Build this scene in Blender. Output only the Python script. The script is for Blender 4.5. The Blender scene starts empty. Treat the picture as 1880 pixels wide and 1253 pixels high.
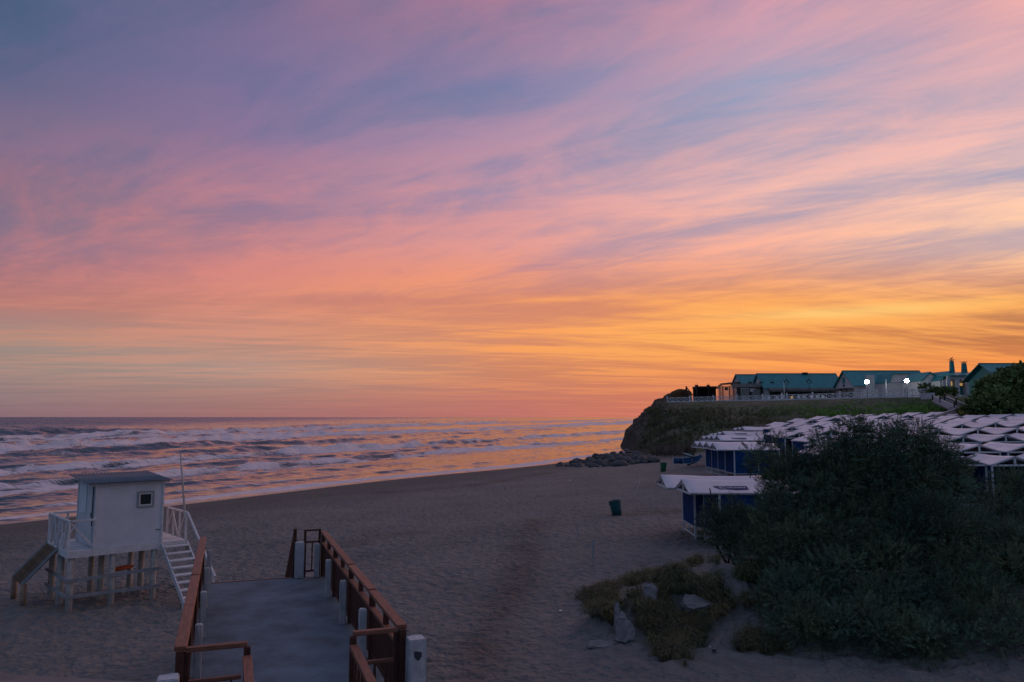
import bpy, bmesh, math, random
import numpy as np
from mathutils import Vector, Matrix

random.seed(7)
rng = np.random.default_rng(11)
R = math.radians
scene = bpy.context.scene
COL = scene.collection

# ------------------------------------------------------------------ camera
F, CX, CY, PITCH, HCAM = 1400.0, 940.0, 626.5, R(5.69), 6.0     # focal length etc. in photo pixels
cam_d = bpy.data.cameras.new('camera')
cam_d.sensor_width = 36.0
cam_d.lens = F / 1880.0 * 36.0
cam_d.clip_start = 0.05
cam_d.clip_end = 60000.0
cam = bpy.data.objects.new('camera', cam_d)
cam.location = (0, 0, HCAM)
cam.rotation_euler = (R(90) + PITCH, 0, 0)
COL.objects.link(cam)
scene.camera = cam

def ray(px, py):
    x = (px - CX) / F
    y = -(py - CY) / F
    return np.array([x, math.cos(PITCH) - y * math.sin(PITCH), math.sin(PITCH) + y * math.cos(PITCH)])
def at_y(px, py, Y):
    d = ray(px, py)
    return Vector((d[0] / d[1] * Y, Y, HCAM + d[2] / d[1] * Y))
def at_z(px, py, z):
    d = ray(px, py)
    k = (z - HCAM) / d[2]
    return Vector((d[0] * k, d[1] * k, z))

# ------------------------------------------------------------------ sky
def lin(h):
    h = h.lstrip('#')
    out = []
    for i in (0, 2, 4):
        c = int(h[i:i + 2], 16) / 255
        out.append(c / 12.92 if c <= .04045 else ((c + .055) / 1.055) ** 2.4)
    return out

SKY_ROWS = [0, 150, 250, 350, 450, 500, 550, 620, 680, 730, 764]
SKY = {   # column x in the photo: clear-sky colour and sunlit-cloud colour down the rows
    0: ('48607f 4f6486 60698c 7c7089 90758a a2767f b57a76 a38e86 978781 90787b 896d76',
        '5c6389 676889 82708c ab7683 c17f82 c47f7e ca8678 bd8d7a ab8c82 937c7d 8a6e77'),
    470: ('5f678d 666e95 76749a 8e7a9a b0808f c08085 ca8578 bd8c7c aa9289 a57d76 a0706f',
          '7c6e92 7e739a 92789b bb8492 d28b88 d88a80 de917a d0937e c29684 aa7f76 a3716f'),
    940: ('7f789d 7d80a8 8b87a9 9e8fae b58ea1 c88c90 d88a72 dc906c d28868 c27a6c be736b',
          'b68297 a087a6 b291aa d39ba2 e49e95 ef9c7c f9a366 fca660 ee9d62 cc8068 c1766b'),
    1410: ('a093b2 96a2c2 999fbd b2a4b9 c5a3aa cf9686 dd9062 e28c50 e48c58 dc7d59 d4745e',
           'd8a0ac c0a5b8 e3b2b1 f6beb0 fcb69c ffae80 ffb062 ffb55a fba056 ea8c58 de7c5c'),
    1880: ('c29fb2 a9a4bc adaabf b6a9ba cbaeb0 bf8e88 ce8c60 be784e e4874e e88450 e07c54',
           'ecb1ae e2b4b6 f4c0b6 ffcdb2 ffcfa6 ffbe8c ffb260 ec9c58 fb9a50 f49052 e88458'),
}
BACK = ('4e7096 4e7198 507299 527599 547799 557796 567794 577691 56748c 536e84 4e687a',
        '5e799f 5e799f 607a9f 627b9d 657c9b 667c99 697c96 6a7c94 6a7a90 627485 596b7a')
ZENITH = ('6f88ae', 'ae9ab6')
world = bpy.data.worlds.new('World')
scene.world = world
world.use_nodes = True
wn, wl = world.node_tree.nodes, world.node_tree.links
wn.clear()
def W(t, **kw):
    n = wn.new(t)
    for k, v in kw.items():
        setattr(n, k, v)
    return n
def wmath(op, a, b=None, c=None):
    n = W('ShaderNodeMath', operation=op)
    for i, v in enumerate((a, b, c)):
        if v is None: continue
        if isinstance(v, (int, float)): n.inputs[i].default_value = v
        else: wl.new(v, n.inputs[i])
    return n.outputs[0]
def wrange(v, a, b, c=0.0, d=1.0, smooth=True):
    n = W('ShaderNodeMapRange', interpolation_type='SMOOTHSTEP' if smooth else 'LINEAR')
    wl.new(v, n.inputs[0])
    for i, q in enumerate((a, b, c, d)): n.inputs[i + 1].default_value = q
    return n.outputs[0]
def wmix(f, a, b, mode='MIX'):
    n = W('ShaderNodeMix', data_type='RGBA', blend_type=mode)
    for s, v in ((n.inputs[0], f), (n.inputs[6], a), (n.inputs[7], b)):
        if isinstance(v, (int, float)): s.default_value = v
        elif isinstance(v, (list, tuple)): s.default_value = (*v[:3], 1)
        else: wl.new(v, s)
    return n.outputs[2]
tc = W('ShaderNodeTexCoord')
sep = W('ShaderNodeSeparateXYZ')
wl.new(tc.outputs['Generated'], sep.inputs[0])
dx, dy, dz = sep.outputs
az = wmath('ARCTAN2', dx, dy)
azd = wmath('MULTIPLY', az, 180 / math.pi)

def wnoise(vec, scale, detail=8, rough=.55, dist=0.0):
    n = W('ShaderNodeTexNoise')
    n.inputs['Scale'].default_value = scale
    n.inputs['Detail'].default_value = detail
    n.inputs['Roughness'].default_value = rough
    n.inputs['Distortion'].default_value = dist
    wl.new(vec, n.inputs['Vector'])
    return n.outputs[0]
# cloud sheets: direction projected on a flat layer overhead, turned so that x runs along the streaks
zz = wmath('ADD', wmath('MAXIMUM', dz, 0.0), 0.05)
px_, py_ = wmath('DIVIDE', dx, zz), wmath('DIVIDE', dy, zz)
def layer(az_vp, sx, sy, ox):
    a = R(az_vp)
    al = wmath('ADD', wmath('MULTIPLY', px_, math.sin(a)), wmath('MULTIPLY', py_, math.cos(a)))
    ac = wmath('SUBTRACT', wmath('MULTIPLY', px_, math.cos(a)), wmath('MULTIPLY', py_, math.sin(a)))
    cb = W('ShaderNodeCombineXYZ')
    wl.new(wmath('MULTIPLY', al, sx), cb.inputs[0])
    wl.new(wmath('MULTIPLY', ac, sy), cb.inputs[1])
    cb.inputs[2].default_value = ox
    return cb.outputs[0]
LA = layer(-52, .30, .85, 3.1)
LB = layer(-50, 1.1, 2.4, 8.4)
LC = layer(-74, .30, 1.3, 1.7)
LD = layer(66, .17, .95, 5.2)
LE = layer(78, .5, 2.6, 2.2)
nA = wnoise(LA, 1.0, 8, .56, .9)
nB = wnoise(LB, 1.0, 10, .66, 1.3)
nC = wnoise(LC, 1.0, 8, .58, .8)
nD = wnoise(LD, 1.0, 9, .60, .5)
nE = wnoise(LE, 1.0, 8, .62, .8)
hi = wmath('ADD', wmath('ADD', wmath('MULTIPLY', nA, .50), wmath('MULTIPLY', nB, .25)), wmath('MULTIPLY', nC, .25))
hi = wmath('SUBTRACT', hi, wrange(dz, .2, .42, 0, .022))
lo = wmath('ADD', wmath('ADD', wmath('MULTIPLY', nD, .48), wmath('MULTIPLY', nC, .26)), wmath('MULTIPLY', nE, .26))
lo = wmath('MULTIPLY_ADD', wmath('SUBTRACT', lo, .5), 1.45, .488)
low_f = wrange(dz, .07, .20)
n_mix = W('ShaderNodeMix', data_type='FLOAT')
wl.new(low_f, n_mix.inputs[0]); wl.new(lo, n_mix.inputs[2]); wl.new(hi, n_mix.inputs[3])
dens = wrange(n_mix.outputs[0], .41, .575)
fine = wnoise(LB, 3.2, 8, .66, 1.0)
dens = wmath('MULTIPLY_ADD', wmath('SUBTRACT', fine, .5), .50, dens)
dn = W('ShaderNodeClamp'); wl.new(dens, dn.inputs[0]); dens = dn.outputs[0]

def vramp(x, hexes, zen):
    n = W('ShaderNodeValToRGB')
    cr = n.color_ramp
    pts = []
    for y, h in zip(SKY_ROWS, hexes.split()):
        d = ray(x, y); d = d / np.linalg.norm(d)
        pts.append((float(max(d[2], 0.0)), lin(h)))
    pts.append((.92, lin(zen)))
    pts.sort()
    while len(cr.elements) > 1: cr.elements.remove(cr.elements[-1])
    cr.elements[0].position = pts[0][0]; cr.elements[0].color = (*pts[0][1], 1)
    for p, c in pts[1:]:
        e = cr.elements.new(p); e.color = (*c, 1)
    wl.new(dz, n.inputs[0])
    return n.outputs[0]
cols = [0, 470, 940, 1410, 1880]
azs = [math.degrees(math.atan2(ray(x, 500)[0], ray(x, 500)[1])) for x in cols]
def sky_side(k):
    out = vramp(0, SKY[0][k], ZENITH[k])
    for i in range(1, 5):
        out = wmix(wrange(azd, azs[i - 1], azs[i], smooth=False), out, vramp(cols[i], SKY[cols[i]][k], ZENITH[k]))
    bk = vramp(940, BACK[k], ZENITH[k])
    out = wmix(wrange(azd, -34, -100, 0, 1), out, bk)
    out = wmix(wrange(azd, 48, 150, 0, 1), out, bk)
    return out
lit = wmix(1.0, sky_side(1), (1.05, 1.02, 1.03), 'MULTIPLY')
sky_col = wmix(dens, sky_side(0), lit)
# the bright bank of cloud low over the place where the sun went down
el = wmath('MULTIPLY', wmath('ARCSINE', dz), 180 / math.pi)
ga = wmath('DIVIDE', wmath('SUBTRACT', azd, 24.5), 7.5)
ge = wmath('DIVIDE', wmath('SUBTRACT', el, 7.2), .42)
gl = wmath('POWER', 2.718, wmath('MULTIPLY', wmath('ADD', wmath('MULTIPLY', ga, ga), wmath('MULTIPLY', ge, ge)), -1.0))
gl = wmath('MULTIPLY', gl, wrange(nD, .35, .6, .35, 1.0))
sky_col = wmix(wmath('MULTIPLY', gl, .55), sky_col, lin('ffdc86'))
nishita = W('ShaderNodeTexSky', sky_type='NISHITA')
nishita.sun_disc = False
nishita.sun_elevation = R(0.5)
nishita.sun_rotation = R(38)
bg = W('ShaderNodeBackground'); wl.new(sky_col, bg.inputs[0]); bg.inputs[1].default_value = 1.0
bg2 = W('ShaderNodeBackground'); wl.new(nishita.outputs[0], bg2.inputs[0]); bg2.inputs[1].default_value = 0.05
ms = W('ShaderNodeMixShader'); ms.inputs[0].default_value = 0.04
wl.new(bg.outputs[0], ms.inputs[1]); wl.new(bg2.outputs[0], ms.inputs[2])
wo = W('ShaderNodeOutputWorld'); wl.new(ms.outputs[0], wo.inputs[0])

# afterglow: the sun itself is down, so only a faint wide warm light is left
sun_d = bpy.data.lights.new('sun', 'SUN')
sun_d.energy = 0.55
sun_d.angle = R(25)
sun_d.color = (1.0, .62, .42)
sun = bpy.data.objects.new('sun', sun_d)
COL.objects.link(sun)
sd = Vector((math.sin(R(38)) * math.cos(R(10)), math.cos(R(38)) * math.cos(R(10)), math.sin(R(10))))
sun.rotation_euler = sd.to_track_quat('Z', 'Y').to_euler()
sun.location = sd * 50

vs = scene.view_settings
vs.view_transform = 'Standard'
vs.look = 'None'
vs.exposure = 0.0
vs.gamma = 1.0
vs.use_curve_mapping = False

# ------------------------------------------------------------------ noise (numpy)
def _hash(ix, iy, seed):
    h = (ix.astype(np.int64) * 374761393 + iy.astype(np.int64) * 668265263 + seed * 974634777) & 0xFFFFFFFF
    h = ((h ^ (h >> 13)) * 1274126177) & 0xFFFFFFFF
    h = (h ^ (h >> 16)) & 0xFFFFFFFF
    return h / 4294967295.0
def vnoise(x, y, seed=0):
    x = np.asarray(x, float); y = np.asarray(y, float)
    ix, iy = np.floor(x), np.floor(y)
    fx, fy = x - ix, y - iy
    fx = fx * fx * (3 - 2 * fx); fy = fy * fy * (3 - 2 * fy)
    a = _hash(ix, iy, seed); b = _hash(ix + 1, iy, seed); c = _hash(ix, iy + 1, seed); d = _hash(ix + 1, iy + 1, seed)
    return (a * (1 - fx) + b * fx) * (1 - fy) + (c * (1 - fx) + d * fx) * fy
def fbm(x, y, seed=0, oct=4, gain=.5):
    s, a, t = 0.0, 1.0, 0.0
    for i in range(oct):
        s = s + a * vnoise(x * 2 ** i + i * 17.3, y * 2 ** i - i * 9.1, seed + i)
        t += a; a *= gain
    return s / t
def cells(x, y, seed=0):                       # distance to the nearest scattered centre
    x = np.asarray(x, float); y = np.asarray(y, float)
    ix, iy = np.floor(x), np.floor(y)
    best = np.full(np.broadcast(x, y).shape, 9.0)
    for ox in (-1, 0, 1):
        for oy in (-1, 0, 1):
            jx, jy = ix + ox, iy + oy
            cx = jx + _hash(jx, jy, seed); cy = jy + _hash(jx, jy, seed + 5)
            best = np.minimum(best, np.hypot(x - cx, y - cy))
    return best
def sstep(a, b, x):
    t = np.clip((np.asarray(x, float) - a) / (b - a), 0, 1)
    return t * t * (3 - 2 * t)

# ------------------------------------------------------------------ materials
def new_mat(name):
    m = bpy.data.materials.new(name); m.use_nodes = True
    return m, m.node_tree.nodes, m.node_tree.links, m.node_tree.nodes['Principled BSDF']
def mat(name, col, rough=.7, scale=3.0, var=.25, bump=0.0, bscale=None, col2=None, spec=.3, stretch=None, metal=0.0, streak=0.0):
    m, n, l, p = new_mat(name)
    c = lin(col) if isinstance(col, str) else col
    c2 = (lin(col2) if isinstance(col2, str) else col2) if col2 else [v * (1 - var) for v in c]
    t = n.new('ShaderNodeTexCoord'); mp = n.new('ShaderNodeMapping')
    l.new(t.outputs['Object'], mp.inputs[0])
    if stretch: mp.inputs['Scale'].default_value = stretch
    tx = n.new('ShaderNodeTexNoise'); tx.inputs['Scale'].default_value = scale; tx.inputs['Detail'].default_value = 6; tx.inputs['Roughness'].default_value = .65
    l.new(mp.outputs[0], tx.inputs['Vector'])
    r = n.new('ShaderNodeValToRGB'); r.color_ramp.elements[0].position = .35; r.color_ramp.elements[1].position = .65
    r.color_ramp.elements[0].color = (*c2, 1); r.color_ramp.elements[1].color = (*c, 1)
    l.new(tx.outputs[0], r.inputs[0])
    oi = n.new('ShaderNodeObjectInfo')
    mr = n.new('ShaderNodeMapRange'); mr.inputs[3].default_value = .88; mr.inputs[4].default_value = 1.08
    l.new(oi.outputs['Random'], mr.inputs[0])
    mx = n.new('ShaderNodeMix'); mx.data_type = 'RGBA'; mx.blend_type = 'MULTIPLY'; mx.inputs[0].default_value = 1
    l.new(r.outputs[0], mx.inputs[6]); l.new(mr.outputs[0], mx.inputs[7])
    l.new(mx.outputs[2], p.inputs['Base Color'])
    p.inputs['Roughness'].default_value = rough
    p.inputs['Specular IOR Level'].default_value = spec
    p.inputs['Metallic'].default_value = metal
    if bump:
        t2 = n.new('ShaderNodeTexNoise'); t2.inputs['Scale'].default_value = bscale or scale * 6; t2.inputs['Detail'].default_value = 5
        l.new(mp.outputs[0], t2.inputs['Vector'])
        b = n.new('ShaderNodeBump'); b.inputs['Strength'].default_value = bump; b.inputs['Distance'].default_value = .02
        l.new(t2.outputs[0], b.inputs['Height']); l.new(b.outputs[0], p.inputs['Normal'])
    return m
def leaf_mat(name, c1, c2, scale=1.2):
    m = mat(name, c1, .75, scale, col2=c2, spec=.12)
    n, l = m.node_tree.nodes, m.node_tree.links
    p = n['Principled BSDF']
    at = n.new('ShaderNodeAttribute'); at.attribute_name = 'tint'
    mx = n.new('ShaderNodeMix'); mx.data_type = 'RGBA'; mx.blend_type = 'MULTIPLY'; mx.inputs[0].default_value = 1
    src = p.inputs['Base Color'].links[0].from_socket
    l.new(src, mx.inputs[6]); l.new(at.outputs['Color'], mx.inputs[7]); l.new(mx.outputs[2], p.inputs['Base Color'])
    return m
def emis(name, col, s):
    m, n, l, p = new_mat(name)
    p.inputs['Base Color'].default_value = (*lin(col), 1)
    p.inputs['Emission Color'].default_value = (*lin(col), 1)
    p.inputs['Emission Strength'].default_value = s
    return m
M = dict(
    wood=mat('rail_wood', (.25, .105, .066), .6, 4, .45, .35, 30, stretch=(1, 6, 6)),
    wood_dark=mat('slat_wood', (.085, .032, .022), .7, 5, .5, .3, 30),
    white_post=mat('white_painted_concrete', (.50, .51, .53), .75, 5, .3, .4, 40),
    hut_white=mat('hut_white_paint', (.66, .68, .72), .7, 1.6, .16, .15, 30),
    hut_trim=mat('hut_trim_paint', (.68, .67, .68), .7, 5, .25, .25, 40),
    hut_leg=mat('hut_leg_concrete', (.50, .47, .44), .8, 4, .35, .3, 40),
    hut_brace=mat('brace_wood', (.30, .32, .34), .8, 5, .3, .2, 40),
    zinc=mat('zinc_sheet', (.12, .15, .18), .5, 2, .35, .1, 20, metal=.2),
    dark_wood=mat('weathered_board', (.30, .20, .14), .8, 4, .45, .3, 30),
    deck=mat('walkway_concrete', (.125, .185, .225), .75, 1.5, .5, .5, 14),
    deck_side=mat('walkway_side', (.18, .16, .15), .85, 2, .3, .3, 20),
    canvas=mat('tent_canvas', (.76, .68, .71), .7, 1.2, .12, .12, 14),
    tent_wood=mat('tent_white_frame', (.66, .66, .68), .7, 5, .2),
    navy=mat('navy_canvas', (.012, .062, .19), .9, 2, .35, .1, 20, spec=.06),
    sign_blue=mat('sign_navy', (.04, .05, .13), .7, 4, .2),
    sign_pale=mat('sign_pale', (.5, .5, .55), .7, 4, .1),
    teal_roof=mat('teal_roof', (.016, .22, .235), .6, 1.0, .25, .2, 8),
    wall=mat('plaster_wall', (.56, .53, .55), .8, .8, .15, .1, 10),
    wall_warm=mat('pale_wall', (.74, .62, .56), .7, 1, .12),
    wall_grey=mat('grey_wall', (.23, .22, .21), .85, 1, .3, .2, 10),
    frosted=mat('frosted_sheet', (.92, .86, .84), .45, 1, .06),
    dark=mat('dark_timber_and_shade', (.030, .027, .026), .8, 2, .3),
    glass=mat('dark_glass', (.02, .03, .035), .12, 2, .2, spec=.5),
    iron=mat('dark_iron', (.03, .032, .035), .5, 3, .2, metal=.4),
    fence=mat('white_fence', (.68, .66, .68), .7, 3, .15),
    stone=mat('grey_rock', (.095, .097, .102), .85, 2.2, .45, .6, 9),
    slab=mat('broken_concrete', (.22, .21, .215), .85, 3, .4, .5, 14),
    bark=mat('bark', (.05, .04, .033), .9, 6, .4, .4, 30),
    tam=leaf_mat('tamarisk_leaf', (.105, .14, .075), (.070, .118, .085), .7),
    shrub=leaf_mat('hill_shrub_leaf', (.16, .21, .075), (.105, .155, .058), .5),
    grass=leaf_mat('dune_grass_blade', (.165, .14, .08), (.085, .10, .052), .8),
    scrub=leaf_mat('scrub_leaf', (.125, .115, .075), (.085, .10, .055), .12),
    reed=leaf_mat('dry_reed', (.17, .13, .10), (.10, .08, .06), .5),
    bin_teal=mat('teal_plastic', (.012, .085, .10), .5, 3, .25),
    bin_green=mat('green_plastic', (.01, .12, .06), .5, 3, .2),
    blue=mat('blue_canvas', (.012, .06, .16), .75, 3, .3),
    tube=mat('white_tube', (.5, .55, .6), .4, 4, .15),
    green_cloth=mat('green_cloth', (.02, .12, .08), .8, 4, .2),
    white=mat('white_plastic', (.72, .72, .74), .5, 4, .1),
    orange=mat('orange_plastic', (.55, .11, .04), .5, 3, .25),
    step=mat('stair_concrete', (.20, .22, .235), .85, 2, .3, .2, 12),
    kerb=mat('pale_concrete', (.46, .44, .46), .85, 2, .2, .2, 12),
    yellow=mat('yellow_paint', (.55, .36, .04), .6, 3, .2),
    lamp=emis('lamp_glass', 'f4fff8', 60.0),
    lamp_small=emis('small_lamp_glass', 'f0fff8', 12.0),
    warm=emis('lit_window', 'd8a860', .55),
    spot_paint=mat('dark_stain', (.05, .055, .07), .8, 8, .3),
)
M['frosted'].node_tree.nodes['Principled BSDF'].inputs['Transmission Weight'].default_value = .85
M['frosted'].node_tree.nodes['Principled BSDF'].inputs['IOR'].default_value = 1.08

# ------------------------------------------------------------------ object helpers
WM = {}
def link(name, me, M4=None, parent=None, mats=None):
    o = bpy.data.objects.new(name, me)
    COL.objects.link(o)
    M4 = M4 if M4 is not None else Matrix.Identity(4)
    WM[o] = M4
    if parent:
        o.parent = parent
        o.matrix_basis = WM[parent].inverted() @ M4
    else:
        o.matrix_basis = M4
    return o
def T(x, y=None, z=None, rz=0.0):
    v = Vector(x) if y is None else Vector((x, y, z))
    return Matrix.Translation(v) @ Matrix.Rotation(rz, 4, 'Z')
def thing(name, label, cat, M4, group=None):
    o = link(name, None, M4)
    o.empty_display_size = .1
    return tag(o, label, cat, group)
def tag(o, label, cat, group=None):
    o['label'] = label; o['category'] = cat
    if group: o['group'] = group
    return o
def struct(o, kind='structure'):
    o['kind'] = kind
    return o
CHILD = {}
def copy_tree(src, M4, label=None, group=None):
    def rec(o, par):
        c = o.copy(); COL.objects.link(c)
        if par: c.parent = par
        for ch in [k for k in o.children]:
            rec(ch, c)
        return c
    r = rec(src, None)
    r.matrix_basis = M4
    WM[r] = M4
    if label: r['label'] = label
    if group: r['group'] = group
    return r
def mesh_np(name, verts, faces, m, smooth=False, tint=None):
    """faces: (n,3) or (n,4) int array"""
    me = bpy.data.meshes.new(name)
    v = np.asarray(verts, np.float32).reshape(-1, 3); f = np.asarray(faces, np.int32)
    k = f.shape[1]
    me.vertices.add(len(v)); me.vertices.foreach_set('co', v.ravel())
    me.loops.add(f.size); me.loops.foreach_set('vertex_index', f.ravel())
    me.polygons.add(len(f))
    me.polygons.foreach_set('loop_start', np.arange(0, f.size, k, dtype=np.int32))
    me.polygons.foreach_set('loop_total', np.full(len(f), k, np.int32))
    if smooth: me.polygons.foreach_set('use_smooth', np.ones(len(f), bool))
    if m: me.materials.append(m)
    if tint is not None:
        a = me.color_attributes.new('tint', 'FLOAT_COLOR', 'POINT')
        t = np.ones((len(v), 4), np.float32); t[:, :3] = np.asarray(tint).reshape(len(v), -1)
        a.data.foreach_set('color', t.ravel())
    me.update(calc_edges=True); me.validate()
    return me
def grid_faces(ny, nx):
    i = np.arange(ny - 1)[:, None] * nx + np.arange(nx - 1)[None, :]
    return np.stack([i, i + 1, i + nx + 1, i + nx], -1).reshape(-1, 4)
def bm_mesh(name, bm, m, smooth=False):
    me = bpy.data.meshes.new(name)
    bmesh.ops.recalc_face_normals(bm, faces=bm.faces)
    if smooth:
        for f in bm.faces: f.smooth = True
    bm.to_mesh(me); bm.free()
    for q in (m if isinstance(m, (list, tuple)) else [m]): me.materials.append(q)
    return me
def bm_box(bm, lo, hi, M4=None):
    r = bmesh.ops.create_cube(bm, size=1.0)['verts']
    S = Matrix.Translation([(a + b) / 2 for a, b in zip(lo, hi)]) @ Matrix.Diagonal([abs(b - a) for a, b in zip(lo, hi)] + [1])
    if M4 is not None: S = M4 @ S
    bmesh.ops.transform(bm, matrix=S, verts=r)
    return r
_boxes = {}
def box_mesh(sx, sy, sz, m, bevel=0.0, nm='box'):
    k = (round(sx, 2), round(sy, 3), round(sz, 3), m.name, bevel)
    if k not in _boxes:
        bm = bmesh.new()
        bm_box(bm, (-sx / 2, -sy / 2, -sz / 2), (sx / 2, sy / 2, sz / 2))
        if bevel: bmesh.ops.bevel(bm, geom=list(bm.edges), offset=bevel, segments=1, affect='EDGES')
        _boxes[k] = bm_mesh(nm, bm, m)
    return _boxes[k]
def bar_matrix(p0, p1, up=(0, 0, 1)):
    p0, p1 = Vector(p0), Vector(p1)
    x = (p1 - p0).normalized(); u = Vector(up)
    if abs(x.dot(u)) > .99: u = Vector((0, 1, 0)) if abs(x.y) < .9 else Vector((1, 0, 0))
    y = u.cross(x).normalized(); z = x.cross(y)
    m = Matrix((x, y, z)).transposed().to_4x4()
    m.translation = (p0 + p1) / 2
    return m
def bar(name, p0, p1, w, h, m, parent, bevel=0.0, up=(0, 0, 1)):
    """a beam from p0 to p1 (world), w wide and h high"""
    L = (Vector(p1) - Vector(p0)).length
    return link(name, box_mesh(L, w, h, m, bevel, name), bar_matrix(p0, p1, up), parent)
def box(name, lo, hi, m, parent=None, M4=None, bevel=0.0):
    """box in the frame M4 (world if none)"""
    c = [(a + b) / 2 for a, b in zip(lo, hi)]
    me = box_mesh(*[abs(b - a) for a, b in zip(lo, hi)], m, bevel, name)
    return link(name, me, (M4 or Matrix.Identity(4)) @ Matrix.Translation(c), parent)
def bm_tube(bm, pts, rad, seg=8, cap=True):
    pts = [Vector(p) for p in pts]
    rr = rad if isinstance(rad, (list, tuple)) else [rad] * len(pts)
    rings = []
    for i, p in enumerate(pts):
        d = (pts[min(i + 1, len(pts) - 1)] - pts[max(i - 1, 0)]).normalized()
        u = Vector((0, 0, 1)) if abs(d.z) < .9 else Vector((1, 0, 0))
        a = d.cross(u).normalized(); b = d.cross(a)
        rings.append([bm.verts.new(p + (a * math.cos(2 * math.pi * k / seg) + b * math.sin(2 * math.pi * k / seg)) * rr[i]) for k in range(seg)])
    for q in range(len(rings) - 1):
        for k in range(seg):
            bm.faces.new((rings[q][k], rings[q][(k + 1) % seg], rings[q + 1][(k + 1) % seg], rings[q + 1][k]))
    if cap:
        bm.faces.new(rings[0]); bm.faces.new(rings[-1])
def tube(name, pts, rad, m, parent=None, seg=8):
    bm = bmesh.new(); o = Vector(pts[0])
    bm_tube(bm, [Vector(p) - o for p in pts], rad, seg)
    return link(name, bm_mesh(name, bm, m, True), T(o), parent)
def prism(name, pts, depth, m, M4, parent=None):
    """polygon pts (x,z) in the local XZ plane, pushed along local +y"""
    bm = bmesh.new()
    a = [bm.verts.new((x, 0, z)) for x, z in pts]; b = [bm.verts.new((x, depth, z)) for x, z in pts]
    bm.faces.new(a); bm.faces.new(b[::-1])
    for i in range(len(a)):
        j = (i + 1) % len(a)
        bm.faces.new((a[i], a[j], b[j], b[i]))
    return link(name, bm_mesh(name, bm, m), M4, parent)

# ------------------------------------------------------------------ terrain
SEA_Z = -1.2
def shore(x, y):                      # metres inland of the waterline / along it
    s = (x + 42) * .87 - (y - 40) * .49
    t = (x + 42) * .49 + (y - 40) * .87
    s = s + 1.1 * np.sin(t / 23 + .6) + .7 * np.sin(t / 9.5 + 2) 
    return s, t
MOUND = [((2.6, 20.4), .55, .9), ((3.5, 20.6), .9, 1.0), ((4.4, 20.9), 1.2, 1.2), ((5.8, 21.4), 1.5, 1.35), ((7.2, 22.0), 1.6, 1.5), ((9.5, 21.0), 1.2, 2.4), ((12.5, 19.5), 1.1, 3.0)]
def zg(x, y, detail=False):
    x = np.asarray(x, float); y = np.asarray(y, float)
    s, t = shore(x, y)
    zb = np.where(s > 0, -1.25 + 1.25 * (1 - np.exp(-np.maximum(s, 0) / 12)), -1.25 + .07 * np.minimum(s, 0))
    yb_ = [5, 20, 35, 56, 72, 88, 104, 126, 170]
    xb = np.interp(y, yb_, [-2, 3.2, 8.6, 15, 19.5, 24.4, 31, 38, 52]); zbk = np.interp(y, yb_, [.45, .5, .6, 1.0, 1.13, 1.47, 2.0, 2.6, 3.4])
    di = x - xb
    tp = zbk + np.where(di > 0, np.interp(y, [35, 50, 65], [.05, .66, 1]) * (1.2 * (1 - np.exp(-np.maximum(di, 0) / 7)) + .03 * np.minimum(di, 45)), .045 * di)
    d = tp - zb
    z = zb + sstep(12, 42, s) * np.where(d > 6, d, np.log1p(np.exp(np.clip(d, -30, 6) * 3)) / 3)
    m = 0.0
    for (mx, my), h, r in MOUND:
        m = np.maximum(m, h * np.exp(-(((x - mx) / r) ** 2 + ((y - my) / (r * 1.0)) ** 2)))
    z = z + m * (.85 + .3 * vnoise(x * 1.3, y * 1.3, 31))
    dry = sstep(6, 16, s)
    z = z + dry * (.14 * (fbm(x * .16, y * .16, 3, 3) - .5))
    z = z + .06 * np.exp(-((s - 15 - 2 * np.sin(t / 11)) / 1.6) ** 2)
    if detail:
        w = x + .25 * (vnoise(x * 1.1, y * 1.1, 8) - .5), y + .25 * (vnoise(x * 1.1 + 40, y * 1.1, 9) - .5)
        c1 = np.minimum(cells(w[0] * 2.3, w[1] * 2.3, 5), .85); c2 = np.minimum(cells(w[0] * 3.9 + 9, w[1] * 3.9, 6), .8)
        amt = .35 + .65 * vnoise(x * .35, y * .35, 12)
        z = z + dry * amt * (.16 * c1 + .06 * c2 - .10) + dry * .03 * (fbm(x * 7, y * 7, 20, 2) - .5)
    return z
def zf(x, y):
    return float(zg(np.array([x]), np.array([y]))[0])
def at_ground(px, py, lift=0.0):
    d = ray(px, py)
    Y = np.concatenate([np.arange(8, 60, .05), np.arange(60, 260, .25)])
    X = d[0] / d[1] * Y; Z = HCAM + d[2] / d[1] * Y
    hit = np.nonzero(Z <= zg(X, Y) + lift)[0]
    i = hit[0] if len(hit) else -1
    return Vector((X[i], Y[i], float(zg(X[i:i + 1] if i >= 0 else X[-1:], Y[i:i + 1] if i >= 0 else Y[-1:])[0])))
def on(x, y): return Vector((x, y, zf(x, y)))

def axis(a, b, fine, lo, hi, g=1.06, mx=6.0):
    xs = list(np.arange(a, b + 1e-6, fine)); st = fine
    v = b
    while v < hi: st = min(st * g, mx); v += st; xs.append(v)
    st = fine; v = a
    while v > lo: st = min(st * g, mx); v -= st; xs.insert(0, v)
    return np.array(xs)
xs = axis(-16, 9, .10, -90, 170, 1.05); ys = axis(16, 34, .10, -60, 330, 1.024, 4)
GX, GY = np.meshgrid(xs, ys)
GZ = zg(GX, GY, True)

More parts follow.
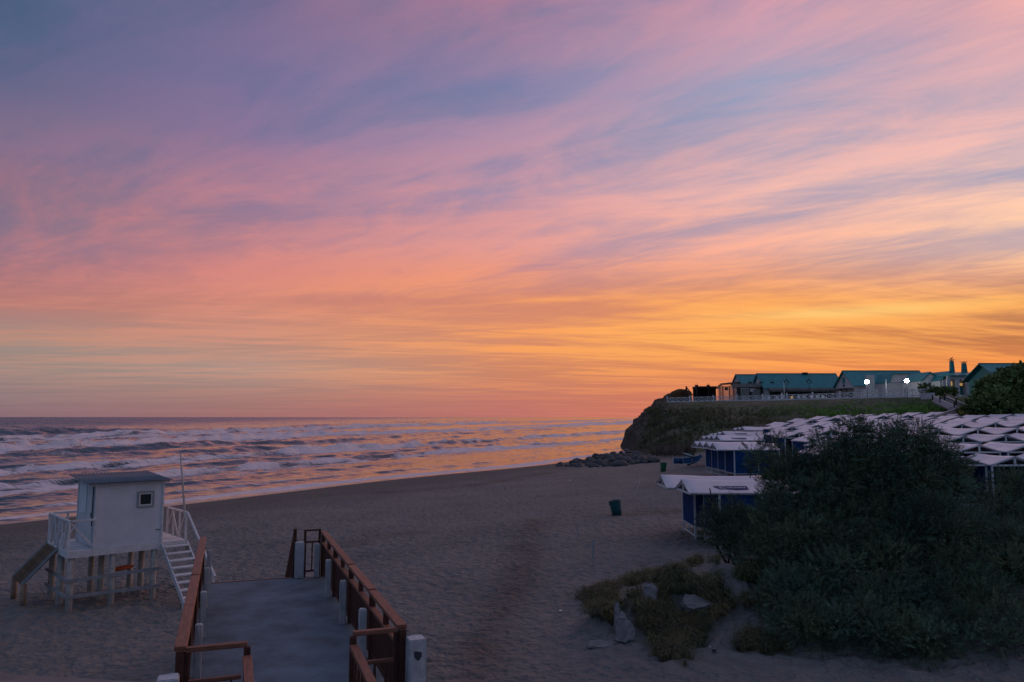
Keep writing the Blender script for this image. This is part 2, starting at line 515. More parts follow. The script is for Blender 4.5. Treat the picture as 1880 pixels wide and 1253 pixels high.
sand, n, l, p = new_mat('beach_sand')
tcn = n.new('ShaderNodeTexCoord')
def tnode(kind, scale, **kw):
    q = n.new(kind); q.inputs['Scale'].default_value = scale
    for k, v in kw.items(): q.inputs[k].default_value = v
    l.new(tcn.outputs['Object'], q.inputs['Vector']); return q
big = tnode('ShaderNodeTexNoise', .22, Detail=5); mid = tnode('ShaderNodeTexNoise', 2.5, Detail=6); fin = tnode('ShaderNodeTexNoise', 38, Detail=4)
ra = n.new('ShaderNodeValToRGB'); ra.color_ramp.elements[0].position = .3; ra.color_ramp.elements[1].position = .7
ra.color_ramp.elements[0].color = (.120, .124, .123, 1); ra.color_ramp.elements[1].color = (.216, .210, .198, 1)
mm = n.new('ShaderNodeMath'); mm.operation = 'MULTIPLY_ADD'; mm.inputs[1].default_value = .55
l.new(big.outputs[0], mm.inputs[0]); 
m2 = n.new('ShaderNodeMath'); m2.operation = 'MULTIPLY'; m2.inputs[1].default_value = .45
l.new(mid.outputs[0], m2.inputs[0]); l.new(m2.outputs[0], mm.inputs[2]); l.new(mm.outputs[0], ra.inputs[0])
wet = n.new('ShaderNodeAttribute'); wet.attribute_name = 'wet'
mw = n.new('ShaderNodeMix'); mw.data_type = 'RGBA'; l.new(wet.outputs['Fac'], mw.inputs[0]); l.new(ra.outputs[0], mw.inputs[6]); mw.inputs[7].default_value = (.060, .052, .048, 1)
tr_a = n.new('ShaderNodeAttribute'); tr_a.attribute_name = 'trail'
mt = n.new('ShaderNodeMix'); mt.data_type = 'RGBA'; l.new(tr_a.outputs['Fac'], mt.inputs[0]); l.new(mw.outputs[2], mt.inputs[6]); mt.inputs[7].default_value = (.085, .062, .050, 1)
l.new(mt.outputs[2], p.inputs['Base Color'])
wr = n.new('ShaderNodeMapRange'); wr.interpolation_type = 'SMOOTHSTEP'; wr.inputs[1].default_value = .72; wr.inputs[2].default_value = 1.0; wr.inputs[3].default_value = .92; wr.inputs[4].default_value = .16
l.new(wet.outputs['Fac'], wr.inputs[0]); l.new(wr.outputs[0], p.inputs['Roughness'])
p.inputs['Specular IOR Level'].default_value = .25
bp = n.new('ShaderNodeBump'); bp.inputs['Distance'].default_value = .16
wv_ = tnode('ShaderNodeTexNoise', 1.6, Detail=3)
wp = n.new('ShaderNodeVectorMath'); wp.operation = 'MULTIPLY_ADD'; wp.inputs[1].default_value = (.35, .35, 0)
l.new(wv_.outputs['Color'], wp.inputs[0]); l.new(tcn.outputs['Object'], wp.inputs[2])
vs2 = []
for sc_ in (3.1, 6.7):
    vo = n.new('ShaderNodeTexVoronoi'); vo.voronoi_dimensions = '2D'; vo.inputs['Scale'].default_value = sc_; vo.inputs['Randomness'].default_value = 1.0
    l.new(wp.outputs[0], vo.inputs['Vector']); vs2.append(vo)
a1 = n.new('ShaderNodeMath'); a1.operation = 'MULTIPLY_ADD'; a1.inputs[1].default_value = .45; l.new(vs2[1].outputs['Distance'], a1.inputs[0]); l.new(vs2[0].outputs['Distance'], a1.inputs[2])
ad = n.new('ShaderNodeMath'); ad.operation = 'MULTIPLY_ADD'; ad.inputs[1].default_value = .22
l.new(fin.outputs[0], ad.inputs[0]); l.new(a1.outputs[0], ad.inputs[2])
dry_b = n.new('ShaderNodeMapRange'); dry_b.inputs[1].default_value = .5; dry_b.inputs[2].default_value = .9; dry_b.inputs[3].default_value = 1.0; dry_b.inputs[4].default_value = .03
l.new(wet.outputs['Fac'], dry_b.inputs[0]); l.new(dry_b.outputs[0], bp.inputs['Strength'])
l.new(ad.outputs[0], bp.inputs['Height']); l.new(bp.outputs[0], p.inputs['Normal'])
me = mesh_np('beach', np.stack([GX, GY, GZ], -1), grid_faces(len(ys), len(xs)), sand, True)
S_, T_ = shore(GX, GY)
wv = 1 - .35 * sstep(2.5, 5.5, S_) - .65 * sstep(6 + 3 * fbm(GX * .1, GY * .1, 44, 3), 20 + 4 * fbm(GX * .1, GY * .1, 40, 3), S_)
trail = np.zeros_like(GX)
for pl in ([(985, 955), (960, 1010), (945, 1080), (900, 1160), (870, 1240)], [(700, 905), (860, 893), (1010, 868)], [(1160, 945), (1210, 941), (1250, 938)], [(640, 1000), (690, 985), (760, 978)]):
    W_ = [at_ground(*q) for q in pl]
    for a_, b_ in zip(W_, W_[1:]):
        vx, vy = b_.x - a_.x, b_.y - a_.y; L2 = vx * vx + vy * vy
        tt_ = np.clip(((GX - a_.x) * vx + (GY - a_.y) * vy) / L2, 0, 1)
        dd_ = np.hypot(GX - a_.x - vx * tt_, GY - a_.y - vy * tt_)
        trail = np.maximum(trail, np.exp(-(dd_ / (.45 + .012 * GY)) ** 2))
trail = trail * (.1 + .75 * fbm(GX * .9, GY * .9, 55, 3))
a = me.attributes.new('trail', 'FLOAT', 'POINT'); a.data.foreach_set('value', np.clip(trail, 0, 1).astype(np.float32).ravel())
a = me.attributes.new('wet', 'FLOAT', 'POINT'); a.data.foreach_set('value', np.clip(wv, 0, 1).astype(np.float32).ravel())
struct(link('beach', me))

# ------------------------------------------------------------------ sea
def geo(a, b, step, g, hi):
    v = list(np.arange(a, b, step)); st = step
    while v[-1] < hi: st *= g; v.append(v[-1] + st)
    return np.array(v)
sg = np.concatenate([np.arange(-4, 60, .33), geo(60, 230, .62, 1.10, 45000)])
tg = np.concatenate([-geo(40, 40.5, 1.0, 1.12, 400)[::-1], geo(-38, 250, 1.05, 1.03, 45000)])
TT, SS = np.meshgrid(tg, sg)
O = SS * np.maximum(1 + TT / 500, .25)
XX = -42 - O * .87 + TT * .49 ; YY = 40 + O * .49 + TT * .87
s0, _ = shore(XX, YY)
shift = (s0 + O)                                   # wobble of the waterline, carried a little way out
XX = XX - shift * .87 * np.exp(-np.maximum(SS, 0) / 25); YY = YY + shift * .49 * np.exp(-np.maximum(SS, 0) / 25)
lvl = np.zeros_like(SS); foam = np.zeros_like(SS)
st_t = TT / np.maximum(1 + TT / 500, .3)
# breakers: distance out, height, face length, foam reach shoreward, foam amount, seed
BREAK = [(345, .7, 13, 14, .25, 1), (262, 1.0, 12, 16, .40, 2), (203, 1.35, 9, 18, .62, 3), (152, 1.5, 8, 24, .80, 4), (122, .5, 5, 20, .85, 9),
         (101, .9, 5, 17, .95, 5), (80, .75, 5, 6, .42, 6), (66, .45, 4, 7, .45, 14), (47, .75, 3.2, 12, .80, 7), (35, .35, 2.4, 5, .45, 13), (25, .42, 2.2, 12, .78, 8), (14, .18, 1.6, 4, .42, 10), (7, .12, 1.2, 3.0, .62, 11), (1.8, .05, .8, 2.6, 1.12, 12)]
nz = fbm(SS * .55, st_t * .16, 60, 4); nz2 = fbm(SS * 1.3, st_t * .5, 70, 3); nz3 = fbm(SS * .16, st_t * .045, 80, 4)
lump = fbm(SS * .55, st_t * .42, 90, 3)
for sc, A, L, reach, amt, sd in BREAK:
    one = np.zeros_like(st_t)
    wob = sc + (fbm(st_t * .014, one + sd * 3.1, 100 + sd, 3) - .5) * sc * .22 + (fbm(st_t * .06, one + sd, 130 + sd, 3) - .5) * 7.0 * min(1, sc / 50) + (fbm(st_t * .3, one + sd, 140 + sd, 2) - .5) * 2.4 * min(1, sc / 30)
    q = SS - wob
    seg = sstep(.34, .60, fbm(st_t * .020 + sd * 5, one + sd, 160 + sd, 3))
    brk = sstep(.34, .56, fbm(st_t * .016 + sd * 9, one, 190 + sd, 3) + (amt - .62) * .75)
    seg = np.maximum(.18 + .82 * seg, .7 * brk)
    prof = np.where(q < 0, np.exp(-(q / (L * .36)) ** 2), np.exp(-(q / (L * 1.3)) ** 2))
    lvl += 1.35 * A * prof * seg * (.75 + .5 * nz2)
    reach_n = reach * (.3 + 1.4 * fbm(st_t * .07, one + sd, 220 + sd, 3))
    crest = np.where(q > 0, np.exp(-(q / (L * .30)) ** 2), np.clip(1 + q / np.maximum(reach_n, .2), 0, 1) ** .55)
    f_ = crest * brk * amt
    lvl += f_ * (lump - .42) * min(A, 1.0) * 2.0
    foam = np.maximum(foam, f_)
chop = ((fbm(SS * .30, st_t * .10, 240, 3) - .5) * .75 + (fbm(SS * .11, st_t * .035, 245, 2) - .5) * .9) * sstep(6, 60, SS) + (nz2 - .5) * .18 * sstep(1, 12, SS)
chop = chop * (1 - .6 * sstep(400, 3000, SS))
foam_c = foam - .98 * (1 - nz * .60 - nz2 * .20 - lump * .28)
foam_v = sstep(.0, .34, foam_c)
lace = sstep(.55, .68, nz3 * .40 + nz * .60) * sstep(0, 10, SS) * (1 - sstep(70, 170, SS)) * .60
foam_v = np.clip(np.maximum(foam_v, lace), 0, 1)
far = 1 - sstep(2500, 9000, np.hypot(XX, YY))
ZZ = SEA_Z + (lvl + chop + .05 * foam_v * nz2) * far
ZZ = np.where(SS < 0, SEA_Z + .02 + .015 * nz2, ZZ)
water, n, l, p = new_mat('sea_water')
fa = n.new('ShaderNodeAttribute'); fa.attribute_name = 'foam'
tcn = n.new('ShaderNodeTexCoord')
mp = n.new('ShaderNodeMapping'); mp.inputs['Rotation'].default_value = (0, 0, R(-60)); mp.inputs['Scale'].default_value = (.35, 1.5, 1)
l.new(tcn.outputs['Object'], mp.inputs[0])
def nn(scale, detail=5):
    q = n.new('ShaderNodeTexNoise'); q.inputs['Scale'].default_value = scale; q.inputs['Detail'].default_value = detail; q.inputs['Roughness'].default_value = .6
    l.new(mp.outputs[0], q.inputs['Vector']); return q
n1, n2 = nn(.5, 6), nn(.05, 6)
fmx = n.new('ShaderNodeMath'); fmx.operation = 'MULTIPLY_ADD'; fmx.inputs[1].default_value = 1.7; fmx.inputs[2].default_value = -.95
fn = nn(2.2, 6); l.new(fn.outputs[0], fmx.inputs[0])
fsum = n.new('ShaderNodeMath'); fsum.operation = 'MULTIPLY_ADD'; fsum.inputs[1].default_value = .95; l.new(fa.outputs['Fac'], fsum.inputs[0]); l.new(fmx.outputs[0], fsum.inputs[2])
fr = n.new('ShaderNodeMapRange'); fr.inputs[1].default_value = .30; fr.inputs[2].default_value = .80; l.new(fsum.outputs[0], fr.inputs[0])
mc = n.new('ShaderNodeMix'); mc.data_type = 'RGBA'; l.new(fr.outputs[0], mc.inputs[0]); mc.inputs[6].default_value = (.016, .045, .055, 1); mc.inputs[7].default_value = (.62, .56, .58, 1)
l.new(mc.outputs[2], p.inputs['Base Color'])
mr = n.new('ShaderNodeMapRange'); mr.inputs[3].default_value = .10; mr.inputs[4].default_value = .55; l.new(fr.outputs[0], mr.inputs[0]); l.new(mr.outputs[0], p.inputs['Roughness'])
p.inputs['IOR'].default_value = 1.333
def vm(op, a, b):
    q = n.new('ShaderNodeVectorMath'); q.operation = op
    for k_, v_ in enumerate((a, b)):
        if isinstance(v_, tuple): q.inputs[k_].default_value = v_
        else: l.new(v_, q.inputs[k_])
    return q.outputs[0]
n3 = nn(1.6, 4)
geo_ = n.new('ShaderNodeNewGeometry')
off_ = n.new('ShaderNodeAttribute'); off_.attribute_name = 'offshore'
tilt = vm('ADD', vm('MULTIPLY', vm('SUBTRACT', n1.outputs['Color'], (.5, .5, .5)), (.55, .55, 0)), vm('MULTIPLY', vm('SUBTRACT', n3.outputs['Color'], (.5, .5, .5)), (.40, .40, 0)))
tilt = vm('ADD', tilt, vm('MULTIPLY', vm('SUBTRACT', n2.outputs['Color'], (.5, .5, .5)), (.30, .30, 0)))
face = vm('MULTIPLY', off_.outputs['Vector'], (.11, -.13, 0))       # wind waves lean towards the beach further out
l.new(vm('NORMALIZE', vm('ADD', vm('ADD', geo_.outputs['Normal'], tilt), face), (0, 0, 0)), p.inputs['Normal'])
me = mesh_np('sea', np.stack([XX, YY, ZZ], -1), grid_faces(len(sg), len(tg))[:, ::-1], water, True)
a = me.attributes.new('foam', 'FLOAT', 'POINT'); a.data.foreach_set('value', foam_v.astype(np.float32).ravel())
a = me.attributes.new('offshore', 'FLOAT_VECTOR', 'POINT'); a.data.foreach_set('vector', np.repeat(sstep(110, 420, SS).astype(np.float32).ravel(), 3))
struct(link('sea', me))

# ------------------------------------------------------------------ headland
SEC = [((40, 232), (47, 226, 12)), ((28, 200), (46, 196, 12.2)), ((24.5, 172), (39.5, 180, 12.6)), ((23.6, 158), (35.5, 172, 11.0)), ((23.6, 140), (33.2, 164, 9.2)),
       ((29, 123), (40, 156, 9.2)), ((42, 117), (48.5, 145, 9.1)), ((54, 109), (55, 132.5, 9.1)), ((61, 103), (59.3, 124, 9.05)), ((67, 97), (62.6, 115.6, 9.0)),
       ((73, 93), (68, 112, 8.9)), ((84, 88), (82, 108, 8.9)), ((120, 80), (118, 102, 8.9))]
K = len(SEC)
def cr(arr, u):                                   # Catmull-Rom through the sections
    arr = np.asarray(arr, float); i = np.clip(np.floor(u).astype(int), 0, K - 2); f = (u - i)[:, None]
    p0, p1, p2, p3 = arr[np.clip(i - 1, 0, K - 1)], arr[i], arr[i + 1], arr[np.clip(i + 2, 0, K - 1)]
    return .5 * ((2 * p1) + (-p0 + p2) * f + (2 * p0 - 5 * p1 + 4 * p2 - p3) * f ** 2 + (-p0 + 3 * p1 - 3 * p2 + p3) * f ** 3)
foot = [(*q[0], zf(*q[0]) - .35) for q in SEC]; top = [q[1] for q in SEC]
U = np.linspace(0, K - 1, 340); FT, TP = cr(foot, U), cr(top, U)
rows = []
rr_ = np.linspace(0, 1, 64)
rough = 1 - sstep(3.2, 5.2, U)                    # rocky sea face, grassy slope further on
for r in rr_:
    P = FT + (TP - FT) * r
    steep = rough
    zr = np.interp(r, [0, .12, .45, .85, .97, 1], [0, .20, .60, .93, .985, 1]) * (1 - steep) + np.interp(r, [0, .12, .3, .6, 1], [0, .36, .55, .80, 1]) * steep
    P[:, 2] = FT[:, 2] + (TP[:, 2] - FT[:, 2]) * zr
    env = math.sin(math.pi * min(max(r, 0), 1)) ** .7
    nb = fbm(U * 2.1, np.full_like(U, r * 3.0), 300, 4) - .5; nf = fbm(U * 9, np.full_like(U, r * 14), 310, 3) - .5
    rk = fbm(U * 6, np.full_like(U, r * 16), 320, 4) - .5
    P[:, 2] += env * min(1, (1 - r) * 2.2) * (1.9 * nb + .55 * nf - .35) * (1 - steep) + env * (.8 * rk) * steep
    P[:, 0] += env * (-1.8 * rk * 1.5) * steep
    rows.append(P)
bx = [(.4, 2.5), (1.5, 10), (3, 40), (5, 90)]
for k, (dz_, dy_) in enumerate(bx):
    P = TP.copy(); P[:, 1] += dy_; P[:, 0] += dy_ * .25 
    P[:, 2] = 9.05 + (TP[:, 2] - 9.05) * (.8, .25, 0, 0)[k]
    rows.append(P)
HL = np.stack(rows)
head_mat, n, l, p = new_mat('headland_scrub')
tcn = n.new('ShaderNodeTexCoord'); q1 = n.new('ShaderNodeTexNoise'); q1.inputs['Scale'].default_value = .16; q1.inputs['Detail'].default_value = 8
q2 = n.new('ShaderNodeTexNoise'); q2.inputs['Scale'].default_value = 1.3; q2.inputs['Detail'].default_value = 6
for q in (q1, q2): l.new(tcn.outputs['Object'], q.inputs['Vector'])
r1 = n.new('ShaderNodeValToRGB'); r1.color_ramp.elements[0].position = .36; r1.color_ramp.elements[1].position = .66
r1.color_ramp.elements[0].color = (.085, .105, .052, 1); r1.color_ramp.elements[1].color = (.15, .125, .09, 1)
l.new(q1.outputs[0], r1.inputs[0])
mx = n.new('ShaderNodeMix'); mx.data_type = 'RGBA'; mx.blend_type = 'OVERLAY'; mx.inputs[0].default_value = .7
l.new(r1.outputs[0], mx.inputs[6]); l.new(q2.outputs[0], mx.inputs[7])
ro = n.new('ShaderNodeAttribute'); ro.attribute_name = 'rock'
mk = n.new('ShaderNodeMix'); mk.data_type = 'RGBA'; l.new(ro.outputs['Fac'], mk.inputs[0]); l.new(mx.outputs[2], mk.inputs[6]); mk.inputs[7].default_value = (.05, .044, .042, 1)
l.new(mk.outputs[2], p.inputs['Base Color']); p.inputs['Roughness'].default_value = .95; p.inputs['Specular IOR Level'].default_value = .1
b = n.new('ShaderNodeBump'); b.inputs['Strength'].default_value = .9; b.inputs['Distance'].default_value = .35; l.new(q2.outputs[0], b.inputs['Height']); l.new(b.outputs[0], p.inputs['Normal'])
me = mesh_np('headland', HL, grid_faces(HL.shape[0], HL.shape[1]), head_mat, True)
a = me.attributes.new('rock', 'FLOAT', 'POINT'); a.data.foreach_set('value', np.broadcast_to(rough * .8, HL.shape[:2]).astype(np.float32).ravel())
struct(link('headland', me))
PLAT = 9.05
def on_slope(u, r):
    i = int(np.clip(u / (K - 1) * 339, 0, 339)); j = int(np.clip(r * 63, 0, 63))
    return Vector(HL[j, i])

# ------------------------------------------------------------------ raised concrete walkway and its railings
DZ = 2.42                                  # floor of the walkway
O0 = Vector((-4.29, 17.7, 0)); PV = Vector((-.347, .938, 0)).normalized(); QV = Vector((-.938, -.347, 0)).normalized()
WID = 2.54
def wk(p, q, z): return O0 + PV * p + QV * q + Vector((0, 0, z))
WKM = Matrix((PV, QV, (0, 0, 1))).transposed().to_4x4(); WKM.translation = O0       # local x = along, y = to the left, z up
# (PV, QV, Z) is right-handed: PV x QV = +Z
slab_ = box('walkway', (-15, -.12, DZ - .22), (.02, WID + .12, DZ), M['deck'], None, WKM)
struct(slab_)
for p_ in (-.35, -3.6, -7.2, -11):
    for q_ in (.15, WID - .15):
        b0 = wk(p_, q_, 0)
        box('pillar', (p_ - .14, q_ - .14, zf(b0.x, b0.y) - .4), (p_ + .14, q_ + .14, DZ - .22), M['deck_side'], slab_, WKM)
box('edge_board', (.022, .55, DZ - .2), (.065, WID + .1, DZ + .012), M['wood'], slab_, WKM)
RT = 3.43                                   # top of the wooden rail
def slats(parent, p0, p1, q, z0, z1, step=.105):
    n_ = int((p1 - p0) / step)
    for i in range(n_ + 1):
        p_ = p0 + (p1 - p0) * i / n_
        bar('slat', wk(p_, q, z0), wk(p_, q, z1), .022, .062, M['wood_dark'], parent, up=PV)
def long_rail(name, label, q, inner):
    """inner: which way (+1/-1 in q) the walkway lies"""
    t = thing(name, label, 'railing', T(wk(-8.44, q, DZ)))
    js = [-8.44, -6.33, -4.22, -2.11, 0.0]
    for i in range(4):
        a, b = js[i] + .02, js[i + 1] - .02
        jz = random.uniform(-.012, .012)
        bar('top_rail', wk(a, q, RT - .025 + jz), wk(b, q, RT - .025 + random.uniform(-.012, .012)), .13, .05, M['wood'], t, .006)
        bar('middle_rail', wk(a, q, RT - .27), wk(b, q, RT - .27), .085, .045, M['wood'], t, .004)
        bar('bottom_rail', wk(a, q, DZ + .09), wk(b, q, DZ + .09), .06, .04, M['wood_dark'], t)
        m_ = (a + b) / 2
        bar('spacer', wk(m_, q, RT - .248), wk(m_, q, RT - .05), .07, .07, M['wood_dark'], t, up=PV)
        slats(t, a + .09, b - .09, q, DZ + .11, RT - .293)
    for j in js:
        bar('rail_post', wk(j, q, DZ - .15), wk(j, q, RT - .052), .085, .085, M['wood_dark'], t, .004, up=PV)
    return t
long_rail('walkway_railing', 'reddish brown wooden railing along the side of the walkway nearer the bush', 0.0, 1)
long_rail('walkway_railing', 'reddish brown wooden railing along the side of the walkway nearer the lifeguard hut', WID, -1)
def conc_post(p, q, w, h, label, lean=0.0, z0=None):
    bm = bmesh.new(); bm_box(bm, (-w / 2, -w / 2, 0), (w / 2, w / 2, h))
    bmesh.ops.subdivide_edges(bm, edges=list(bm.edges), cuts=2, use_grid_fill=True)
    bmesh.ops.bevel(bm, geom=[e for e in bm.edges if len(e.link_faces) == 2 and e.calc_face_angle() > 1], offset=.012, segments=2, affect='EDGES')
    for v in bm.verts: v.co += Vector((random.uniform(-.004, .004), random.uniform(-.004, .004), random.uniform(-.005, .005)))
    o = link('concrete_post', bm_mesh('concrete_post', bm, M['white_post']), WKM @ T(p, q, DZ if z0 is None else z0) @ Matrix.Rotation(lean, 4, 'Y'))
    return tag(o, label, 'post', 'white posts beside the walkway railings')
ordr = ['at the far end', 'second from the far end', 'third from the far end', 'nearest the camera']
for k, p_ in enumerate((-.10, -2.15, -4.25, -6.35)):
    conc_post(p_, .14, .105, .74, 'white concrete post inside the bush side railing, ' + ordr[k], .01 * (k - 1))
    conc_post(p_ - .05, WID - .14, .095, .74, 'white concrete post inside the hut side railing, ' + ordr[k], -.012 * (k - 1.5))
bp_ = conc_post(-8.58, -.14, .215, .90, 'stout white post with a dark blotchy stain below the railing corner', z0=DZ - .02)
bm = bmesh.new()
hs = [(-.005, -.062), (.018, -.05), (.03, -.028), (.046, -.012), (.044, .012), (.05, .03), (.036, .052), (.018, .044), (.004, .046), (-.012, .036), (-.03, .04), (-.05, .022), (-.044, .004), (-.052, -.014), (-.034, -.03), (-.026, -.052)]
vs_ = [bm.verts.new((0, x, z)) for x, z in hs]; f_ = bm.faces.new(vs_)
ex = bmesh.ops.extrude_face_region(bm, geom=[f_]); bmesh.ops.translate(bm, verts=[v for v in ex['geom'] if isinstance(v, bmesh.types.BMVert)], vec=(-.004, 0, 0))
link('stain', bm_mesh('stain', bm, M['spot_paint']), WKM @ T(-8.58 - .112, -.14, DZ + .70), bp_)
conc_post(-8.62, WID + .10, .22, .74, 'stout white post at the near corner of the hut side railing')
# far end: square white post, little slatted panel and the handrail of the stairs down to the sand
conc_post(.0, .52, .2, .78, 'broad white post at the head of the beach stairs')
t = thing('end_panel', 'small dark wooden panel closing the end of the walkway beside the white post', 'panel', T(wk(0, .25, DZ)))
bar('frame_post', wk(.02, .08, DZ), wk(.02, .08, RT + .0), .05, .05, M['wood_dark'], t, up=PV)
bar('frame_post', wk(.02, .40, DZ), wk(.02, .40, RT + .0), .05, .05, M['wood_dark'], t, up=PV)
bar('frame_rail', wk(.02, .055, RT + .018), wk(.02, .425, RT + .018), .06, .035, M['wood_dark'], t)
bar('frame_rail', wk(.02, .106, RT - .24), wk(.02, .374, RT - .24), .04, .035, M['wood_dark'], t)
bar('frame_rail', wk(.02, .106, DZ + .13), wk(.02, .374, DZ + .13), .04, .035, M['wood_dark'], t)
bar('slat', wk(.02, .24, DZ + .149), wk(.02, .24, RT - .259), .025, .025, M['wood_dark'], t, up=PV)
# stairs to the sand, hidden below the edge, with one handrail
e_ = wk(4.2, 1.5, 0); zs = zf(e_.x, e_.y)
t = thing('beach_stairs', 'brown stair handrail sloping down from the walkway end to the sand', 'stairs', T(wk(.1, 1.5, zs)))
ns = 12
for i in range(ns):
    z_ = DZ - (DZ - zs) * (i + 1) / (ns + 1)
    box('step', (.07 + i * .3, .66, z_ - .06), (.37 + i * .3, WID, z_), M['deck'], t, WKM)
L_ = ns * .3
for q_ in (.62,):
    bar('handrail', wk(.06, q_, RT - .02), wk(.06 + L_, q_, zs + .95), .06, .09, M['wood'], t, .005)
    bar('middle_rail', wk(.06, q_, RT - .28), wk(.06 + L_, q_, zs + .70), .04, .05, M['wood_dark'], t)
    for i in range(24):
        f = i / 23
        bar('slat', wk(.08 + L_ * f, q_, DZ - .05 + (zs - DZ + .1) * f), wk(.08 + L_ * f, q_, RT - .30 + (zs + .68 - RT + .30) * f), .02, .06, M['wood_dark'], t, up=PV)
    bar('rail_post', wk(.05, q_, DZ), wk(.05, q_, RT + .06), .07, .07, M['wood_dark'], t, up=PV)
    bar('rail_post', wk(.06 + L_, q_, zs - .1), wk(.06 + L_, q_, zs + .9), .07, .07, M['wood_dark'], t, up=PV)
for q_ in (WID - .05,):
    bar('stringer', wk(.08, q_, DZ - .15), wk(.06 + L_, q_, zs + .08), .05, .2, M['wood_dark'], t)
# near end: short returns and the inner handrails that run on towards the camera
def near_gate(name, label, q0, q1, sgn):
    t = thing(name, label, 'railing', T(wk(-8.5, q1, DZ)))
    pz = -8.40
    zt = RT - .06
    bar('top_bar', wk(pz, q0, zt), wk(pz, q1, zt), .075, .055, M['wood'], t, .004)
    bar('lower_bar', wk(pz, q0, zt - .36), wk(pz, q1 - sgn * .06, zt - .36), .05, .045, M['wood'], t, .004)
    bar('corner_post', wk(pz, q1, DZ - .1), wk(pz, q1, zt - .03), .075, .075, M['wood_dark'], t, .004, up=PV)
    bar('corner_post', wk(pz, q0, DZ - .1), wk(pz, q0, zt - .03), .075, .075, M['wood_dark'], t, .004, up=PV)
    for k in range(1, 4):
        q_ = q0 + (q1 - q0) * k / 4
        bar('slat', wk(pz, q_, DZ + .03), wk(pz, q_, zt - .385), .022, .055, M['wood_dark'], t, up=PV)
    far_z = zt - .14
    bar('handrail', wk(pz - .06, q1, far_z), wk(pz - 3.2, q1, far_z - .10), .10, .06, M['wood'], t, .005)
    bar('middle_rail', wk(pz - .06, q1 - sgn * .03, far_z - .3), wk(pz - 3.2, q1 - sgn * .03, far_z - .40), .06, .05, M['wood'], t, .004)
    for k in range(12):
        p_ = pz - .22 - k * .24
        bar('slat', wk(p_, q1, DZ - .05), wk(p_, q1, far_z - .05), .022, .07, M['wood_dark'], t, up=PV)
    return t
near_gate('inner_railing', 'short brown railing turning in at the near bush side corner of the walkway', 0.06, .60, 1)
near_gate('inner_railing', 'short brown railing turning in at the near hut side corner of the walkway', WID - .06, WID - .72, -1)
# low wall of the terrace in the foreground, just cut by the frame
tl = at_z(-80, 1230, 3.2); tr = at_z(292, 1252, 3.2)
d_ = (tr - tl).normalized(); sd_ = Vector((0, 0, 1)).cross(d_)
t = bar('terrace_wall', tl - d_ * 3 - sd_ * .25 - Vector((0, 0, 1.7)), tr - sd_ * .25 - Vector((0, 0, 1.7)), .5, 3.4, M['deck_side'], None, .03)
tag(t, 'low dark terrace wall across the near corner left of the walkway', 'wall')

# ------------------------------------------------------------------ lifeguard hut on stilts
HU = Vector((math.cos(R(42)), math.sin(R(42)), 0)); HV = Vector((-math.sin(R(42)), math.cos(R(42)), 0))
HZ = 1.86
HA = at_z(125, 1014, HZ)
HM = Matrix((HU, HV, (0, 0, 1))).transposed().to_4x4(); HM.translation = Vector((HA.x, HA.y, 0))
def hp(u, v, z): return HM @ Vector((u, v, z))
def hzf(u, v): p_ = hp(u, v, 0); return zf(p_.x, p_.y)
DU, DV = 3.52, 2.75
hut = thing('lifeguard_hut', 'white wooden lifeguard hut on concrete stilts with corrugated sloping roof', 'lifeguard hut', HM @ T(0, 0, HZ))
nb_ = 20
for i in range(nb_):                                  # deck boards
    a = DV * i / nb_; b = DV * (i + 1) / nb_ - .012
    box('deck_board', (0.0, a, HZ - .045), (DU, b, HZ + random.uniform(-.003, .003)), M['hut_trim'], hut, HM)
for v_ in (-.03, DV):
    box('fascia', (-.03, v_, HZ - .20), (DU, v_ + .03, HZ + .004), M['hut_trim'], hut, HM)
box('fascia', (-.032, -.0, HZ - .20), (-.002, DV, HZ + .004), M['hut_trim'], hut, HM)
box('fascia', (DU + .002, -.0, HZ - .20), (DU + .032, DV, HZ + .004), M['hut_trim'], hut, HM)
for u_ in (.12, 1.30, 2.55):
    for v_ in (.10, 1.38, 2.62):
        g = hzf(u_, v_)
        tube('stilt', [hp(u_, v_, g - .5), hp(u_, v_, HZ - .06)], [.098, .092], M['hut_leg'], hut, 12)
for z_, dz2 in ((.98, .05), (.50, -.03)):
    bar('brace', hp(-.05, -.02, z_), hp(2.7, -.02, z_ + dz2), .035, .10, M['hut_brace'], hut)
    bar('brace', hp(-.02, -.06, z_ + .03), hp(-.02, 2.8, z_ - .02), .035, .10, M['hut_brace'], hut)
# cabin
cu0, cu1, cv0, cv1 = .72, 2.74, .03, 2.25
zl, zh = 3.88, 4.00
bm = bmesh.new()
bx_ = [(cu0, cv0), (cu1, cv0), (cu1, cv1), (cu0, cv1)]
lo_ = [bm.verts.new((u, v, HZ + .006)) for u, v in bx_]; hi_ = [bm.verts.new((u, v, zl if v < 1 else zh)) for u, v in bx_]
for i in range(4): bm.faces.new((lo_[i], lo_[(i + 1) % 4], hi_[(i + 1) % 4], hi_[i]))
bm.faces.new(hi_)
link('wall', bm_mesh('wall', bm, M['hut_white']), HM, hut)
box('wall_seam', (cu0 + .02, cv0 - .006, HZ + 1.02), (cu1 - .02, cv0 - .001, HZ + 1.03), M['hut_white'], hut, HM)
for (a, b, c, d) in ((cu0 - .03, cu0 + .03, cv0 - .03, cv0 + .03), (cu1 - .03, cu1 + .03, cv0 - .03, cv0 + .03), (cu0 - .03, cu0 + .03, cv1 - .03, cv1 + .03)):
    box('corner_trim', (a, c, HZ + .006), (b, d, 3.86), M['hut_trim'], hut, HM)
nx_ = 150
ru0, ru1, rv0, rv1 = cu0 - .28, cu1 + .24, cv0 - .20, cv1 + .22
us = np.linspace(ru0, ru1, nx_)
V_ = []
